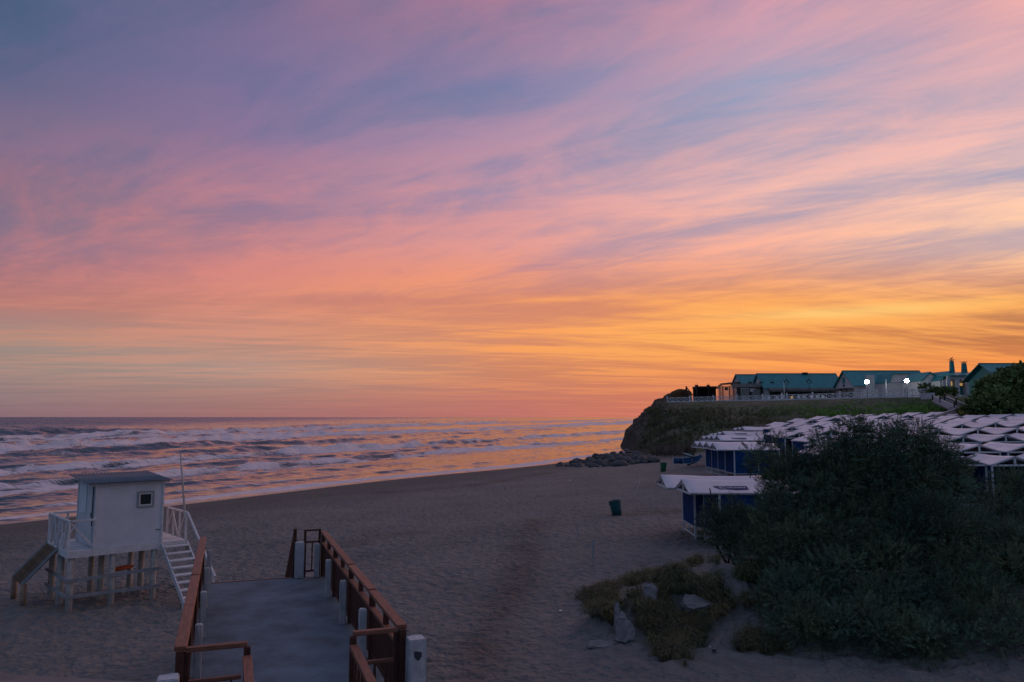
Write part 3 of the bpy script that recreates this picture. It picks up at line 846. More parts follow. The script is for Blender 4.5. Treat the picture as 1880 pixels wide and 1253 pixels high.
for zo in (0.0, -.012):
    for v_, z_ in ((rv0, zl + .04), (rv1, zh + .07)):
        V_.append(np.stack([us, np.full(nx_, v_), z_ + zo + .018 * np.sin(us * 2 * math.pi / .115)], -1))
V_ = np.concatenate(V_)
i = np.arange(nx_ - 1)
fc = np.concatenate([np.stack([i, i + 1, i + 1 + nx_, i + nx_], -1), np.stack([i + 2 * nx_, i + 3 * nx_, i + 1 + 3 * nx_, i + 1 + 2 * nx_], -1),
                     np.stack([i, i + 2 * nx_, i + 1 + 2 * nx_, i + 1], -1), np.stack([i + nx_, i + nx_ + 1, i + 3 * nx_ + 1, i + 3 * nx_], -1)])
roof = link('roof', mesh_np('roof', V_, fc, M['zinc']), HM, hut)
box('roof_batten', (ru0 + .05, cv0 - .06, zl - .055), (ru1 - .05, cv0 - .032, zl + .012), M['hut_trim'], roof, HM)
# window
wf = link('window', None, HM @ T(2.18, cv0, 3.32), hut)
wf2 = []
def ring(nm, u0, u1, z0, z1, w, v0, v1, m, par):
    bm = bmesh.new()
    bm_box(bm, (u0, v0, z0), (u1, v1, z0 + w)); bm_box(bm, (u0, v0, z1 - w), (u1, v1, z1))
    bm_box(bm, (u0, v0, z0 + w), (u0 + w, v1, z1 - w)); bm_box(bm, (u1 - w, v0, z0 + w), (u1, v1, z1 - w))
    return link(nm, bm_mesh(nm, bm, m), HM, par)
bpy.data.objects.remove(wf); 
wf = ring('window', 1.93, 2.45, 3.05, 3.57, .055, cv0 - .035, cv0 - .002, M['hut_brace'], hut)
ring('sash', 1.985, 2.395, 3.105, 3.515, .04, cv0 - .022, cv0 - .002, M['hut_trim'], wf)
box('pane', (2.025, cv0 - .012, 3.145), (2.355, cv0 - .003, 3.475), M['glass'], wf, HM)
box('hook', (2.55, cv0 - .02, HZ + .42), (2.68, cv0 - .002, HZ + .44), M['iron'], hut, HM)
# door on the seaward side wall
dr = box('door', (cu0 - .028, .28, HZ + .06), (cu0 - .003, .98, 3.80), M['hut_white'], hut, HM)
box('door_panel', (cu0 - .036, .36, HZ + 1.05), (cu0 - .029, .90, 3.70), M['hut_trim'], dr, HM)
box('door_panel', (cu0 - .036, .36, HZ + .14), (cu0 - .029, .90, HZ + .95), M['hut_trim'], dr, HM)
tube('handle', [hp(cu0 - .05, .40, HZ + .95), hp(cu0 - .05, .40, HZ + 1.1)], .012, M['iron'], dr, 6)
tube('downpipe', [hp(cu0 - .06, .20, HZ + .7), hp(cu0 - .06, .20, 3.78)], .016, M['iron'], hut, 6)
sh = box('shutter', (cu0 - .03, 1.15, HZ + 1.0), (cu0 - .003, 1.95, 3.75), M['hut_white'], hut, HM)
# railings of the deck
RH = HZ + .92
def rail(name_, a, b, parent, zig=True, posts=2, w=.06, mids=0, ends=(True, True)):
    A_, B_ = Vector(a), Vector(b)
    rz = Vector((0, 0, RH))
    bar('hand_rail', hp(A_.x, A_.y, RH), hp(B_.x, B_.y, RH), .07, .06, M['hut_trim'], parent, .005)
    n = mids + 1
    pts = [A_ + (B_ - A_) * k / n for k in range(n + 1)]
    for k, q in enumerate(pts):
        if k == 0 and not ends[0]: continue
        if k == n and not ends[1]: continue
        bar('rail_post', hp(q.x, q.y, HZ + .004), hp(q.x, q.y, RH - .031), .075 if k in (0, n) else .055, .06, M['hut_trim'], parent, .004, up=HU)
    if zig:
        for k in range(n):
            q0, q1 = pts[k], pts[k + 1]
            za, zb_ = (HZ + .05, RH - .05) if k % 2 else (RH - .05, HZ + .05)
            off = HM.to_3x3() @ (Vector((0, 0, 1)).cross((q1 - q0).normalized()) * .034)
            bar('diagonal', hp(q0.x, q0.y, za) + off, hp(q1.x, q1.y, zb_) + off, .03, .055, M['hut_trim'], parent)
rail('r', (.0, .0, 0), (.0, DV, 0), hut, mids=5)
rail('r', (.04, .0, 0), (cu0, .0, 0), hut, mids=0, ends=(False, False))
rail('r', (.0, DV, 0), (1.6, DV, 0), hut, mids=2, ends=(False, True))
rail('r', (DU, .02, 0), (DU, 1.9, 0), hut, mids=2)
# stairs towards the camera on the landing side
su0, su1 = cu1 + .02, DU + .02
sg0 = hp(su0, -2.3, 0); zb0 = zf(sg0.x, sg0.y) + .02
zb0 = .30
Ls = 2.25
for k in range(8):
    f = (k + .6) / 8.3
    box('tread', (su0, -.05 - Ls * f - .13, HZ - .02 + (zb0 - HZ) * f - .02), (su1, -.05 - Ls * f + .13, HZ - .02 + (zb0 - HZ) * f + .02), M['hut_trim'], hut, HM, .004)
for u_ in (su0 - .02, su1 + .02):
    bar('stringer', hp(u_, -.02, HZ - .10), hp(u_, -Ls - .12, zb0 - .06), .04, .17, M['hut_trim'], hut)
    g = hzf(u_, -Ls)
    bar('stair_post', hp(u_, -Ls - .06, g - .3), hp(u_, -Ls - .06, zb0 + .05), .08, .08, M['hut_trim'], hut, up=HU)
bar('stair_handrail', hp(su1 + .02, .04, RH - .02), hp(su1 + .02, -Ls - .35, zb0 + .72), .06, .08, M['hut_trim'], hut, .005)
g = hzf(su1, -Ls)
bar('stair_post', hp(su1 + .06, -Ls - .12, g - .3), hp(su1 + .06, -Ls - .12, zb0 + .80), .07, .07, M['hut_trim'], hut, up=HU)
# board ramp on the seaward side
rp = thing('board_ramp', 'brown plank ramp sloping down from the hut deck on its seaward side', 'ramp', T(hp(-1.0, 2.1, .4)))
ra0, ra1 = hp(-.03, 1.15, HZ - .06), hp(-.03, 2.72, HZ - .06)
rd = Vector((-1.15, .15, 0))
for k in range(9):
    f0 = k / 9
    pa = ra0.lerp(ra1, f0 + .055)
    bar('plank', pa, pa + rd + Vector((0, 0, -1.12)), .158, .035, M['dark_wood'], rp)
for pa in (ra0, ra1):
    bar('side_rail', pa + Vector((0, 0, .05)), pa + rd * 1.04 + Vector((0, 0, -1.12)), .05, .09, M['hut_brace'], rp)
    e = pa + rd * .97
    tube('stub_post', [Vector((e.x, e.y, zf(e.x, e.y) - .3)), Vector((e.x, e.y, HZ - 1.18))], .09, M['dark_wood'], rp, 8)
# orange rescue board lying beneath
b0, b1 = hp(1.5, 1.1, .95), hp(2.35, 1.5, .95)
bm = bmesh.new()
dd = b1 - b0
for k in range(9):
    pass
bm_tube(bm, [dd * f for f in (0, .06, .2, .4, .6, .8, .94, 1)], [.02, .09, .15, .17, .17, .15, .09, .02], 10)
for v in bm.verts: v.co.z *= .45
o = link('rescue_board', bm_mesh('rescue_board', bm, M['orange'], True), T(b0))
tag(o, 'orange rescue board stored beneath the lifeguard hut', 'rescue board')
for f in (.2, .8):
    c_ = b0 + dd * f
    s_ = bar('support', (c_.x, c_.y, zf(c_.x, c_.y) - .1), (c_.x, c_.y, .885), .06, .06, M['hut_brace'], o, up=HU)
# thin pole
fp0 = hp(DU + .06, .02, HZ - .35)
tp_ = at_y(331.5, 833, fp0.y + .15)
o = tube('flag_pole', [fp0, fp0.lerp(tp_, .5) + Vector((.012, 0, 0)), tp_], [.042, .038, .030], M['hut_leg'], None, 8)
tag(o, 'thin bare flagpole at the landing of the lifeguard hut', 'flagpole')
for f in (.28, .55):
    q = fp0.lerp(tp_, f); tube('cleat', [q + Vector((-.05, 0, 0)), q + Vector((.05, 0, 0))], .012, M['iron'], o, 6)

# ------------------------------------------------------------------ beach tents
TW, TD, TE, TR = 2.5, 3.3, 2.24, 2.66            # width, depth, eave and ridge heights; the gable faces local -y
def canvas_mesh(seed, sag=.09, over=0.0):
    rg = np.random.default_rng(seed)
    nx, ny = 15, 10
    xs_ = np.linspace(-TW / 2 - .10, TW / 2 + .10, nx); ys_ = np.linspace(-TD / 2 - .12 - over, TD / 2 + .06, ny)
    X, Y = np.meshgrid(xs_, ys_)
    a = np.clip(np.abs(X) / (TW / 2), 0, 1.1)
    Z = TR - (TR - TE) * a
    v = (Y + TD / 2) / TD
    Z = Z - sag * np.sin(np.clip(a, 0, 1) * math.pi) * (.55 + .45 * np.sin(v * math.pi)) - .035 * np.sin(v * math.pi) * (1 - a)
    fold = np.cos(v * 2 * math.pi * 3 + rg.uniform(0, 6))
    Z = Z - .022 * fold * np.sin(np.clip(a, 0, 1) * math.pi) + rg.normal(0, .006, Z.shape)
    top = np.stack([X, Y, Z], -1).reshape(-1, 3); bot = top - [0, 0, .022]
    f = grid_faces(ny, nx); n = nx * ny
    fs = [f, f[:, ::-1] + n]
    e = np.arange(nx - 1); fs.append(np.stack([e, e + n, e + 1 + n, e + 1], -1)); e2 = e + (ny - 1) * nx; fs.append(np.stack([e2, e2 + 1, e2 + 1 + n, e2 + n], -1))
    g = np.arange(ny - 1) * nx; fs.append(np.stack([g, g + nx, g + nx + n, g + n], -1)); g2 = g + nx - 1; fs.append(np.stack([g2, g2 + n, g2 + nx + n, g2 + nx], -1))
    return mesh_np('roof_canvas', np.concatenate([top, bot]), np.concatenate(fs), M['canvas'], True)
CANV = [canvas_mesh(s, q) for s, q in ((1, .05), (2, .03), (3, .065), (4, .045))]
def tent_proto(cv, over=0.0):
    """over > 0: a tent facing the sea, its roof stands out past the walls and the front is closed by a blue panel"""
    t = thing('beach_tent', 'x', 'tent', Matrix.Identity(4))
    link('roof_canvas', cv, None, t)
    w2, d2 = TW / 2 - .05, TD / 2
    for sx in (-1, 1):
        for sy in (-1, 1):
            bar('post', (sx * w2, sy * d2, -.5), (sx * w2, sy * d2, TE - .03), .08, .08, M['tent_wood'], t, up=(1, 0, 0))
    for y in (-d2 - .045 - over, d2 + .045):
        bar('tie_beam', (-w2 - .05, y, TE - .06), (w2 + .05, y, TE - .06), .05, .09, M['tent_wood'], t)
        for sx in (-1, 1):
            bar('rafter', (sx * (w2 + .05), y, TE - .04), (sx * .03, y, TR - .075), .045, .08, M['tent_wood'], t)
        bar('king_post', (0, y, TE - .01), (0, y, TR - .07), .11, .045, M['tent_wood'], t, up=(0, 1, 0))
    for sx in (-1, 1):
        bar('eave_beam', (sx * w2, -d2 - over, TE - .06), (sx * w2, d2 - .04, TE - .06), .05, .10, M['tent_wood'], t)
        box('side_panel', (sx * w2 - .012, -d2 + .05, .50 if over else .28), (sx * w2 + .012, d2 - .05, TE - .115), M['navy'], t)
        if over:
            for z_ in (.10, .46): bar('low_rail', (sx * w2, -d2 + .04, z_), (sx * w2, d2 - .04, z_), .04, .05, M['tent_wood'], t)
            bar('low_post', (sx * w2, 0, .125), (sx * w2, 0, .435), .05, .04, M['tent_wood'], t, up=(1, 0, 0))
            bar('wall_post', (sx * (w2 + .03), .1, .5), (sx * (w2 + .03), .1, TE - .12), .05, .07, M['tent_wood'], t, up=(1, 0, 0))
    box('back_panel', (-w2 + .05, d2 - .012, .28), (w2 - .05, d2 + .012, TE - .115), M['navy'], t)
    if over:
        box('front_panel', (-w2 + .05, -d2 - .012, .50), (w2 - .05, -d2 + .012, TE - .115), M['navy'], t)
        bar('low_post', (0, -d2, .125), (0, -d2, .435), .05, .04, M['tent_wood'], t, up=(1, 0, 0))
    for z_ in (.10, .46):
        bar('low_rail', (-w2 + .04, -d2, z_), (w2 - .04, -d2, z_), .04, .05, M['tent_wood'], t)
    return t
P_ROW = [tent_proto(c) for c in CANV]
P_SEA = [tent_proto(canvas_mesh(s, q, 1.15), 1.15) for s, q in ((11, .03), (12, .045))]
def tent_sign(parent, M4, text_w=1.3):
    """dark printed strip on the roof slope that faces the camera: pale ring, dots and dashes as far as they can be read"""
    sl = math.atan2(TR - TE, TW / 2)
    # the slope whose outward side is local +x
    S = M4 @ T(TW / 2 * .66, -1.0, TR - (TR - TE) * .66 + .0) @ Matrix.Rotation(sl, 4, 'Y')
    bm = bmesh.new()
    h, l = .17, text_w / 2
    pts = [(-h, -l - .12), (-h, l), (h, l), (h, -l + .12)]
    a = [bm.verts.new((x, y, 0)) for x, y in pts]; b = [bm.verts.new((x, y, .012)) for x, y in pts]
    bm.faces.new(a[::-1]); bm.faces.new(b)
    for i in range(4): bm.faces.new((a[i], a[(i + 1) % 4], b[(i + 1) % 4], b[i]))
    s = link('sign_strip', bm_mesh('sign_strip', bm, M['sign_blue']), S, parent)
    bm = bmesh.new()
    def bl(x0, x1, y0, y1): bm_box(bm, (x0, y0, .0125), (x1, y1, .017))
    y = -l + .12                     # C
    bl(-.09, .09, y, y + .05); bl(-.09, -.05, y + .05, y + .26); bl(.05, .09, y + .05, y + .26)
    bl(-.02, .02, y + .30, y + .36)
    y += .40                          # short marks
    bl(-.06, .06, y, y + .04); bl(-.06, -.02, y + .04, y + .18); bl(.0, .06, y + .14, y + .18)
    y += .24
    bl(-.05, .05, y, y + .05); bl(-.02, .03, y + .08, y + .34); bl(-.06, .06, y + .38, y + .43)
    link('sign_lettering', bm_mesh('sign_lettering', bm, M['sign_pale']), S, s)
def mk_sea_tent(cv):
    t = tent_proto(cv)
    return t
used_row = [0]
SIGN = []
ORD = ['first', 'second', 'third', 'fourth', 'fifth', 'sixth', 'seventh', 'eighth', 'ninth', 'tenth', 'eleventh', 'twelfth', 'thirteenth']
first = {}
def place_tent(x, y, rz, label, group, dz=0.0, sign=False, protos=None):
    z = zf(x, y) + dz
    src = random.choice(protos or P_ROW)
    M4 = T(x, y, z, rz + R(random.uniform(-1.2, 1.2))) @ Matrix.Rotation(R(random.uniform(-.5, .5)), 4, 'Y')
    if src not in first:
        first[src] = 1; src.matrix_basis = M4; WM[src] = M4; src['label'] = label; src['group'] = group; t = src
    else:
        t = copy_tree(src, M4, label, group)
    return t
proto_m = {}
# blocks at the seaward ends: ridges run inland, gables look at the sea (local -y turned to -x)
BLK = [((7.45, 31.8), 2, (-.15, 1), 'nearest', True), ((15.0, 56.5), 4, (.06, 1), 'second', False), ((19.6, 72.5), 4, (.06, 1), 'third', True), ((24.4, 88), 4, (.06, 1), 'fourth', True), ((31.5, 104), 3, (.06, 1), 'farthest', False)]
for (bx0, by0), n_, (ddx, ddy), nm, sg_ in BLK:
    for k in range(n_):
        x = bx0 + 1.25 + TD / 2 + ddx * (k * (TW + .06) + TW / 2); y = by0 + TW / 2 + k * (TW + .06)
        wh = {2: ['front', 'rear'], 3: ['front', 'middle', 'rear'], 4: ['front', 'second', 'third', 'rear']}[n_][k]
        place_tent(x, y, R(-90), 'white gabled beach tent with blue walls, %s of the %s seaward block' % (wh, nm), 'tents facing the sea', 0.0, False, P_SEA)
        if sg_ and k == 0: SIGN.append((bx0, by0, x, y))
# rows behind, gables towards the camera
ROWS = [('nearest', 41.0, 26.5, 19.0, 5, .13), ('second', 51.2, 31, 22.4, 7, .13), ('third', 64, 38, 24.6, 9, .13), ('fourth', 78.5, 48, 29.5, 11, .13), ('farthest', 97, 50, 37.2, 8, .45)]
for nm, Yr, Xr, x0, n_, slope in ROWS:
    for tier in (0, 1):
        for k in range(n_):
            x = x0 + k * (TW + .08); y = Yr - slope * (x - Xr) + TD / 2 + tier * (TD + .55)
            place_tent(x + tier * .5, y, R(0), 'white gabled beach tent in the %s row, %s tier, %s from its seaward end' % (nm, ('front', 'back')[tier], ORD[k]), 'tents in rows on the sand', tier * .16)
for bx0, by0, x, y in SIGN:
    for o in scene.objects:
        if o.get('category') == 'tent' and (WM[o].translation - Vector((x, y, WM[o].translation.z))).length < .05: tent_sign(o, WM[o])
# loose white chairs under the nearest tent
def table(x, y, label):
    t = thing('folding_table', label, 'table', T(x, y, zf(x, y)))
    z = zf(x, y)
    box('table_top', (x - .35, y - .3, z + .45), (x + .35, y + .3, z + .48), M['white'], t)
    for sx in (-1, 1):
        for sy in (-1, 1): bar('leg', (x + sx * .3, y + sy * .25, z - .1), (x + sx * .3, y + sy * .25, z + .45), .03, .03, M['white'], t, up=(1, 0, 0))
table(10.2, 31.0, 'low white table just outside the nearest tent beside the bush')

# blue drape hung under the edge of the nearest row
da, db = at_y(1866, 867, 40.6), at_y(1915, 866, 40.4)
uu_, vv_ = np.meshgrid(np.linspace(0, 1, 22), np.linspace(0, 1, 9))
dv = np.array(db - da)
P_ = np.array(da) + uu_[..., None] * dv + np.stack([0 * uu_, .10 * np.sin(uu_ * 15) * (.3 + vv_), -vv_ * (.78 - .30 * np.abs(uu_ - .5) * (1 - uu_)) - .16 * np.sin(uu_ * math.pi) * (1 - vv_)], -1)
bm = bmesh.new(); vs_ = [[bm.verts.new(q) for q in row] for row in P_ - np.array(da)]
for a_ in range(8):
    for b_ in range(21): bm.faces.new((vs_[a_][b_], vs_[a_][b_ + 1], vs_[a_ + 1][b_ + 1], vs_[a_ + 1][b_]))
bmesh.ops.solidify(bm, geom=list(bm.faces), thickness=.012)
tag(link('drape', bm_mesh('drape', bm, M['blue'], True), T(da)), 'blue cloth drape hanging under the nearest row of tents at the right edge', 'drape')
# ------------------------------------------------------------------ things on the sand
def lathe(name, prof, m, M4, parent=None, seg=20, cap=False):
    bm = bmesh.new(); rings = []
    for r, z in prof:
        rings.append([bm.verts.new((r * math.cos(2 * math.pi * k / seg), r * math.sin(2 * math.pi * k / seg), z)) for k in range(seg)])
    for a, b in zip(rings, rings[1:]):
        for k in range(seg): bm.faces.new((a[k], a[(k + 1) % seg], b[(k + 1) % seg], b[k]))
    if cap: bm.faces.new(rings[0]); bm.faces.new(rings[-1])
    return link(name, bm_mesh(name, bm, m, True), M4, parent)
def drum(name, px, py, w, h, m, label, lean):
    g = at_ground(px, py)
    M4 = T(g) @ Matrix.Rotation(lean[0], 4, 'Y') @ Matrix.Rotation(lean[1], 4, 'X')
    t = thing(name, label, 'bin', M4)
    r0, r1 = w * .39, w * .5
    lathe('body', [(r0 * .2, -.05), (r0, -.05), (r0 + (r1 - r0) * .5, h * .45), (r1, h * .94), (r1, h), (r1 - .03, h), (r1 - .05, h * .9), (r0 - .03, .05), (.01, .05)], m, M4, t, 24)
    lathe('rim', [(r1 + .001, h - .03), (r1 + .03, h - .03), (r1 + .035, h + .012), (r1 - .035, h + .014), (r1 - .04, h - .01)], m, M4, t, 24)
    for s in (-1, 1):
        tube('handle', [M4 @ Vector((s * (r1 - .01), -.09, h * .80)), M4 @ Vector((s * (r1 + .055), -.05, h * .80)), M4 @ Vector((s * (r1 + .055), .05, h * .80)), M4 @ Vector((s * (r1 - .01), .09, h * .80))], .014, m, t, 6)
    for f_ in (.34, .64):
        rr = r0 + (r1 - r0) * f_ + .004
        lathe('hoop', [(rr - .004, h * f_ - .022), (rr + .008, h * f_), (rr - .002, h * f_ + .022)], m, M4, t, 24)
    return t
drum('rubbish_bin', 1133, 946, .66, .80, M['bin_teal'], 'dark teal rubbish bin leaning slightly on the open sand', (R(-9), R(-3)))
drum('rubbish_bin', 1217.5, 866, .62, .84, M['bin_green'], 'green rubbish bin beyond the nearest tent roof', (R(3), 0))
def lounger(c, rz, tilt, label, L=1.9, w=.62):
    M4 = T(c, rz=rz) @ Matrix.Rotation(tilt[0], 4, 'X') @ Matrix.Rotation(tilt[1], 4, 'Y')
    t = thing('beach_lounger', label, 'lounger', M4, 'folding loungers piled on the sand')
    P = lambda x, y, z: M4 @ Vector((x, y, z))
    k = L * .55
    for s in (-1, 1):
        tube('side_tube', [P(-L / 2, s * w / 2, 0), P(k - L / 2, s * w / 2, 0)], .022, M['tube'], t, 6)
        tube('back_tube', [P(k - L / 2, s * w / 2, 0.01), P(L / 2 - .12, s * w / 2, .42)], .022, M['tube'], t, 6)
        tube('leg', [P(-L / 2 + .25, s * w / 2, 0), P(-L / 2 + .12, s * w / 2, -.34)], .02, M['tube'], t, 6)
        tube('leg', [P(k - L / 2 - .2, s * w / 2, 0), P(k - L / 2 - .05, s * w / 2, -.34)], .02, M['tube'], t, 6)
    for x_ in (-L / 2, k - L / 2):
        tube('cross_tube', [P(x_, -w / 2, 0), P(x_, w / 2, 0)], .022, M['tube'], t, 6)
    me = mesh_np('seat_canvas', [(-L / 2 + .03, -w / 2 + .03, .01), (k - L / 2 - .03, -w / 2 + .03, .01), (k - L / 2 - .03, w / 2 - .03, .01), (-L / 2 + .03, w / 2 - .03, .01),
                                 (-L / 2 + .03, -w / 2 + .03, -.02), (k - L / 2 - .03, -w / 2 + .03, -.02), (k - L / 2 - .03, w / 2 - .03, -.02), (-L / 2 + .03, w / 2 - .03, -.02)],
                 [(0, 1, 2, 3), (7, 6, 5, 4), (0, 4, 5, 1), (1, 5, 6, 2), (2, 6, 7, 3), (3, 7, 4, 0)], M['blue'])
    link('seat_canvas', me, M4, t)
    bar('back_canvas', P(k - L / 2 + .05, 0, .035), P(L / 2 - .15, 0, .41), w - .06, .025, M['blue'], t, up=M4.to_3x3() @ Vector((0, 0, 1)))
    return t
lg = at_ground(1266, 858)
lounger(lg + Vector((-.75, .0, .62)), R(6), (R(78), R(4)), 'blue folding lounger propped on its side at the seaward end of the pile')
lounger(lg + Vector((.25, .35, .72)), R(-8), (R(72), R(-8)), 'blue folding lounger standing on edge in the middle of the pile')
lounger(lg + Vector((.75, .75, .55)), R(14), (R(25), R(-22)), 'blue folding lounger sloping with white legs stuck out towards the tents')
t = thing('folded_parasol', 'folded green and white beach parasol lying on top of the blue loungers', 'parasol', T(lg + Vector((-.2, .3, 1.2))))
a_, b_ = lg + Vector((-.62, .25, 1.42)), lg + Vector((.75, .45, .98))
for i in range(6):
    an = i * math.pi / 3
    of = Vector((0, math.cos(an) * .08, math.sin(an) * .10))
    bm = bmesh.new(); bm_tube(bm, [(0, 0, 0), (b_ - a_) * .35 + of * .9, (b_ - a_) * .85 + of * 1.9], [.015, .07, .10], 7)
    link('canopy_fold', bm_mesh('canopy_fold', bm, M['white'] if i % 2 else M['green_cloth'], True), T(a_), t)
tube('pole', [a_ - (b_ - a_) * .08, b_ + (b_ - a_) * .15], .018, M['tube'], t, 6)
# stake, stick, litter
g = at_ground(1089, 1026)
o = bar('wooden_stake', g + Vector((-.03, 0, -.2)), g + Vector((.03, .0, .72)), .07, .05, M['hut_brace'], None, up=(0, 1, 0)); tag(o, 'thin grey stake standing upright on the open sand', 'stake')
g = at_ground(1062, 985); 
o = bar('wooden_stake', g + Vector((.06, 0, -.2)), g + Vector((-.12, .1, .60)), .045, .045, M['hut_brace'], None, up=(0, 1, 0)); tag(o, 'leaning thin grey stake just beyond the upright stake', 'stake')
g = at_ground(1171, 905)
o = tube('reed_stick', [g + Vector((-.1, 0, -.1)), g + Vector((.0, 0, .35)), g + Vector((.13, 0, .72)), g + Vector((.17, 0, 1.0))], [.018, .016, .013, .006], M['hut_trim'], None, 6); tag(o, 'thin pale curved stick poking out of the sand near the bin', 'stick')
def crumple(name, px, py, s, m, label, cat):
    g = at_ground(px, py)
    bm = bmesh.new(); bmesh.ops.create_icosphere(bm, subdivisions=2, radius=s)
    for v in bm.verts:
        v.co = Vector((v.co.x * random.uniform(.7, 1.2), v.co.y * random.uniform(.5, 1.1), v.co.z * random.uniform(.25, .6)))
    o = link(name, bm_mesh(name, bm, m), T(g.x, g.y, g.z + s * .3, random.uniform(0, 6)))
    return tag(o, label, cat, 'scraps lying on the sand')
crumple('litter_scrap', 1046, 883, .10, M['white'], 'tiny white scrap alone on the sand before the boulders', 'litter')
crumple('litter_scrap', 1029, 1123, .05, M['white'], 'pale scrap at the seaward tip of the grassy dune', 'litter')
crumple('litter_scrap', 1204, 1157, .06, M['white'], 'pale scrap below the round slab on the dune', 'litter')
crumple('litter_scrap', 1387, 1169, .05, M['white'], 'white scrap in the grass tuft under the bush', 'litter')
crumple('litter_scrap', 1304, 1190, .04, M['white'], 'small white scrap on bare sand below the wedge slab', 'litter')
crumple('litter_scrap', 1311, 1196, .06, M['dark'], 'small dark scrap on bare sand below the wedge slab', 'litter')
# ------------------------------------------------------------------ broken concrete slabs in the dune
def slab(px, py, outline, th, tilt, rz, label, lift=.1, nd=None):
    g = at_ground(px, py)
    bm = bmesh.new()
    a = [bm.verts.new((x, y, 0)) for x, y in outline]; b = [bm.verts.new((x * .96, y * .96, th)) for x, y in outline]
    bm.faces.new(a[::-1]); bm.faces.new(b)
    for i in range(len(a)): bm.faces.new((a[i], a[(i + 1) % len(a)], b[(i + 1) % len(a)], b[i]))
    bmesh.ops.triangulate(bm, faces=list(bm.faces))
    bmesh.ops.subdivide_edges(bm, edges=list(bm.edges), cuts=3, use_grid_fill=True)
    for v in bm.verts: v.co += Vector((random.uniform(-1, 1), random.uniform(-1, 1), random.uniform(-1, 1))) * .024
    o = link('concrete_slab', bm_mesh('concrete_slab', bm, M['slab']), T(g.x, g.y, g.z + lift, rz) @ Matrix.Rotation(tilt[0], 4, 'X') @ Matrix.Rotation(tilt[1], 4, 'Y'))
    return tag(o, label, 'slab', 'broken slabs in the dune')
slab(1146, 1168, [(-.22, -.30), (.0, -.34), (.23, -.28), (.25, .02), (.17, .16), (.08, .20), (.0, .36), (-.10, .42), (-.15, .62), (-.22, .66), (-.24, .2)], .20, (R(62), R(4)), R(-8), 'upright jagged concrete slab with a broken brown foot', .13)
slab(1192, 1104, [(-.19, -.26), (.10, -.30), (.20, -.12), (.20, .20), (.08, .30), (-.14, .22)], .10, (R(58), 0), R(-24), 'rounded pale slab lying high on the grassy dune', .09)
slab(1283, 1122, [(-.42, -.22), (.10, -.10), (.42, .06), (.18, .30), (-.30, .34), (-.46, .10)], .14, (R(28), R(8)), R(12), 'wide wedge shaped slab jutting from the dune over a dark hollow', .07)
slab(1104, 1188, [(-.36, -.16), (.12, -.18), (.40, .10), (.22, .22), (-.26, .20)], .06, (R(10), 0), R(5), 'flat slab half buried in sand at the dune foot', .0)
slab(776, 1213, [(-.2, -.14), (.14, -.16), (.22, .05), (.05, .17), (-.18, .12)], .13, (R(8), R(6)), R(20), 'low grey stone beside the stout white post', .0)
# ------------------------------------------------------------------ boulders below the headland
def rock_mesh(seed):
    r_ = random.Random(seed)
    bm = bmesh.new(); bmesh.ops.create_icosphere(bm, subdivisions=2, radius=1.0)
    pl = [(Vector((r_.gauss(0, 1), r_.gauss(0, 1), r_.gauss(0, .8))).normalized(), r_.uniform(.55, .85)) for _ in range(7)]
    for v in bm.verts:
        for nrm, d in pl:
            q = v.co.dot(nrm)
            if q > d: v.co -= nrm * (q - d)
        v.co = Vector((v.co.x * 1.25, v.co.y * .9, v.co.z * .62)) + Vector((r_.uniform(-.04, .04), r_.uniform(-.04, .04), r_.uniform(-.04, .04)))
    return bm_mesh('boulder', bm, M['stone'])
RM = [rock_mesh(s) for s in range(7)]
tri = [(1028, 857), (1105, 835), (1152, 825), (1200, 838), (1205, 847), (1150, 856), (1090, 858)]
def inpoly(x, y, P):
    c = False; j = len(P) - 1
    for i in range(len(P)):
        if (P[i][1] > y) != (P[j][1] > y) and x < (P[j][0] - P[i][0]) * (y - P[i][1]) / (P[j][1] - P[i][1]) + P[i][0]: c = not c
        j = i
    return c
pts = []
tries = 0
while len(pts) < 105 and tries < 6000:
    tries += 1
    x, y = random.uniform(1025, 1210), random.uniform(822, 859)
    if not inpoly(x, y, tri): continue
    if any(abs(x - a) < 9 and abs(y - b) < 3.0 for a, b in pts): continue
    pts.append((x, y))
NUM = (ORD + ['fourteenth', 'fifteenth', 'sixteenth', 'seventeenth', 'eighteenth', 'nineteenth', 'twentieth', 'twenty-first', 'twenty-second', 'twenty-third', 'twenty-fourth', 'twenty-fifth', 'twenty-sixth', 'twenty-seventh', 'twenty-eighth', 'twenty-ninth', 'thirtieth'])
def back_edge(x): return np.interp(x, [1028, 1105, 1152, 1200, 1205], [857, 835, 825, 838, 841])
def front_edge(x): return np.interp(x, [1028, 1090, 1150, 1205], [857.5, 858, 856, 847])
bands = [[], [], []]
for x, y in pts:
    f = (y - back_edge(x)) / max(front_edge(x) - back_edge(x), .5)
    bands[int(np.clip(f * 3, 0, 2))].append((x, y))
for bi, (bl_, where) in enumerate(zip(bands, ('back edge', 'middle', 'front edge'))):
    for i, (x, y) in enumerate(sorted(bl_)):
        h = .9 * np.clip((852 - y) / 25, 0, 1) * np.clip((x - 1035) / 60, 0, 1)
        g = at_ground(x, y, h)
        s = random.uniform(.45, .85) if y < 845 else random.uniform(.4, .8)
        if i % 7 == 5: s *= 1.3
        o = bpy.data.objects.new('boulder', RM[(i + bi * 3) % 7]); COL.objects.link(o)
        o.matrix_basis = T(g.x, g.y, g.z + h * .75 + s * .12, random.uniform(0, 6.28)) @ Matrix.Rotation(random.uniform(-.25, .25), 4, 'X') @ Matrix.Diagonal((s, s * random.uniform(.8, 1.1), s * random.uniform(.8, 1.15), 1))
        tag(o, 'grey boulder, %s of the rock pile, %s from the seaward tip' % (where, NUM[min(i, len(NUM) - 1)]), 'boulder', 'boulders at the foot of the headland')

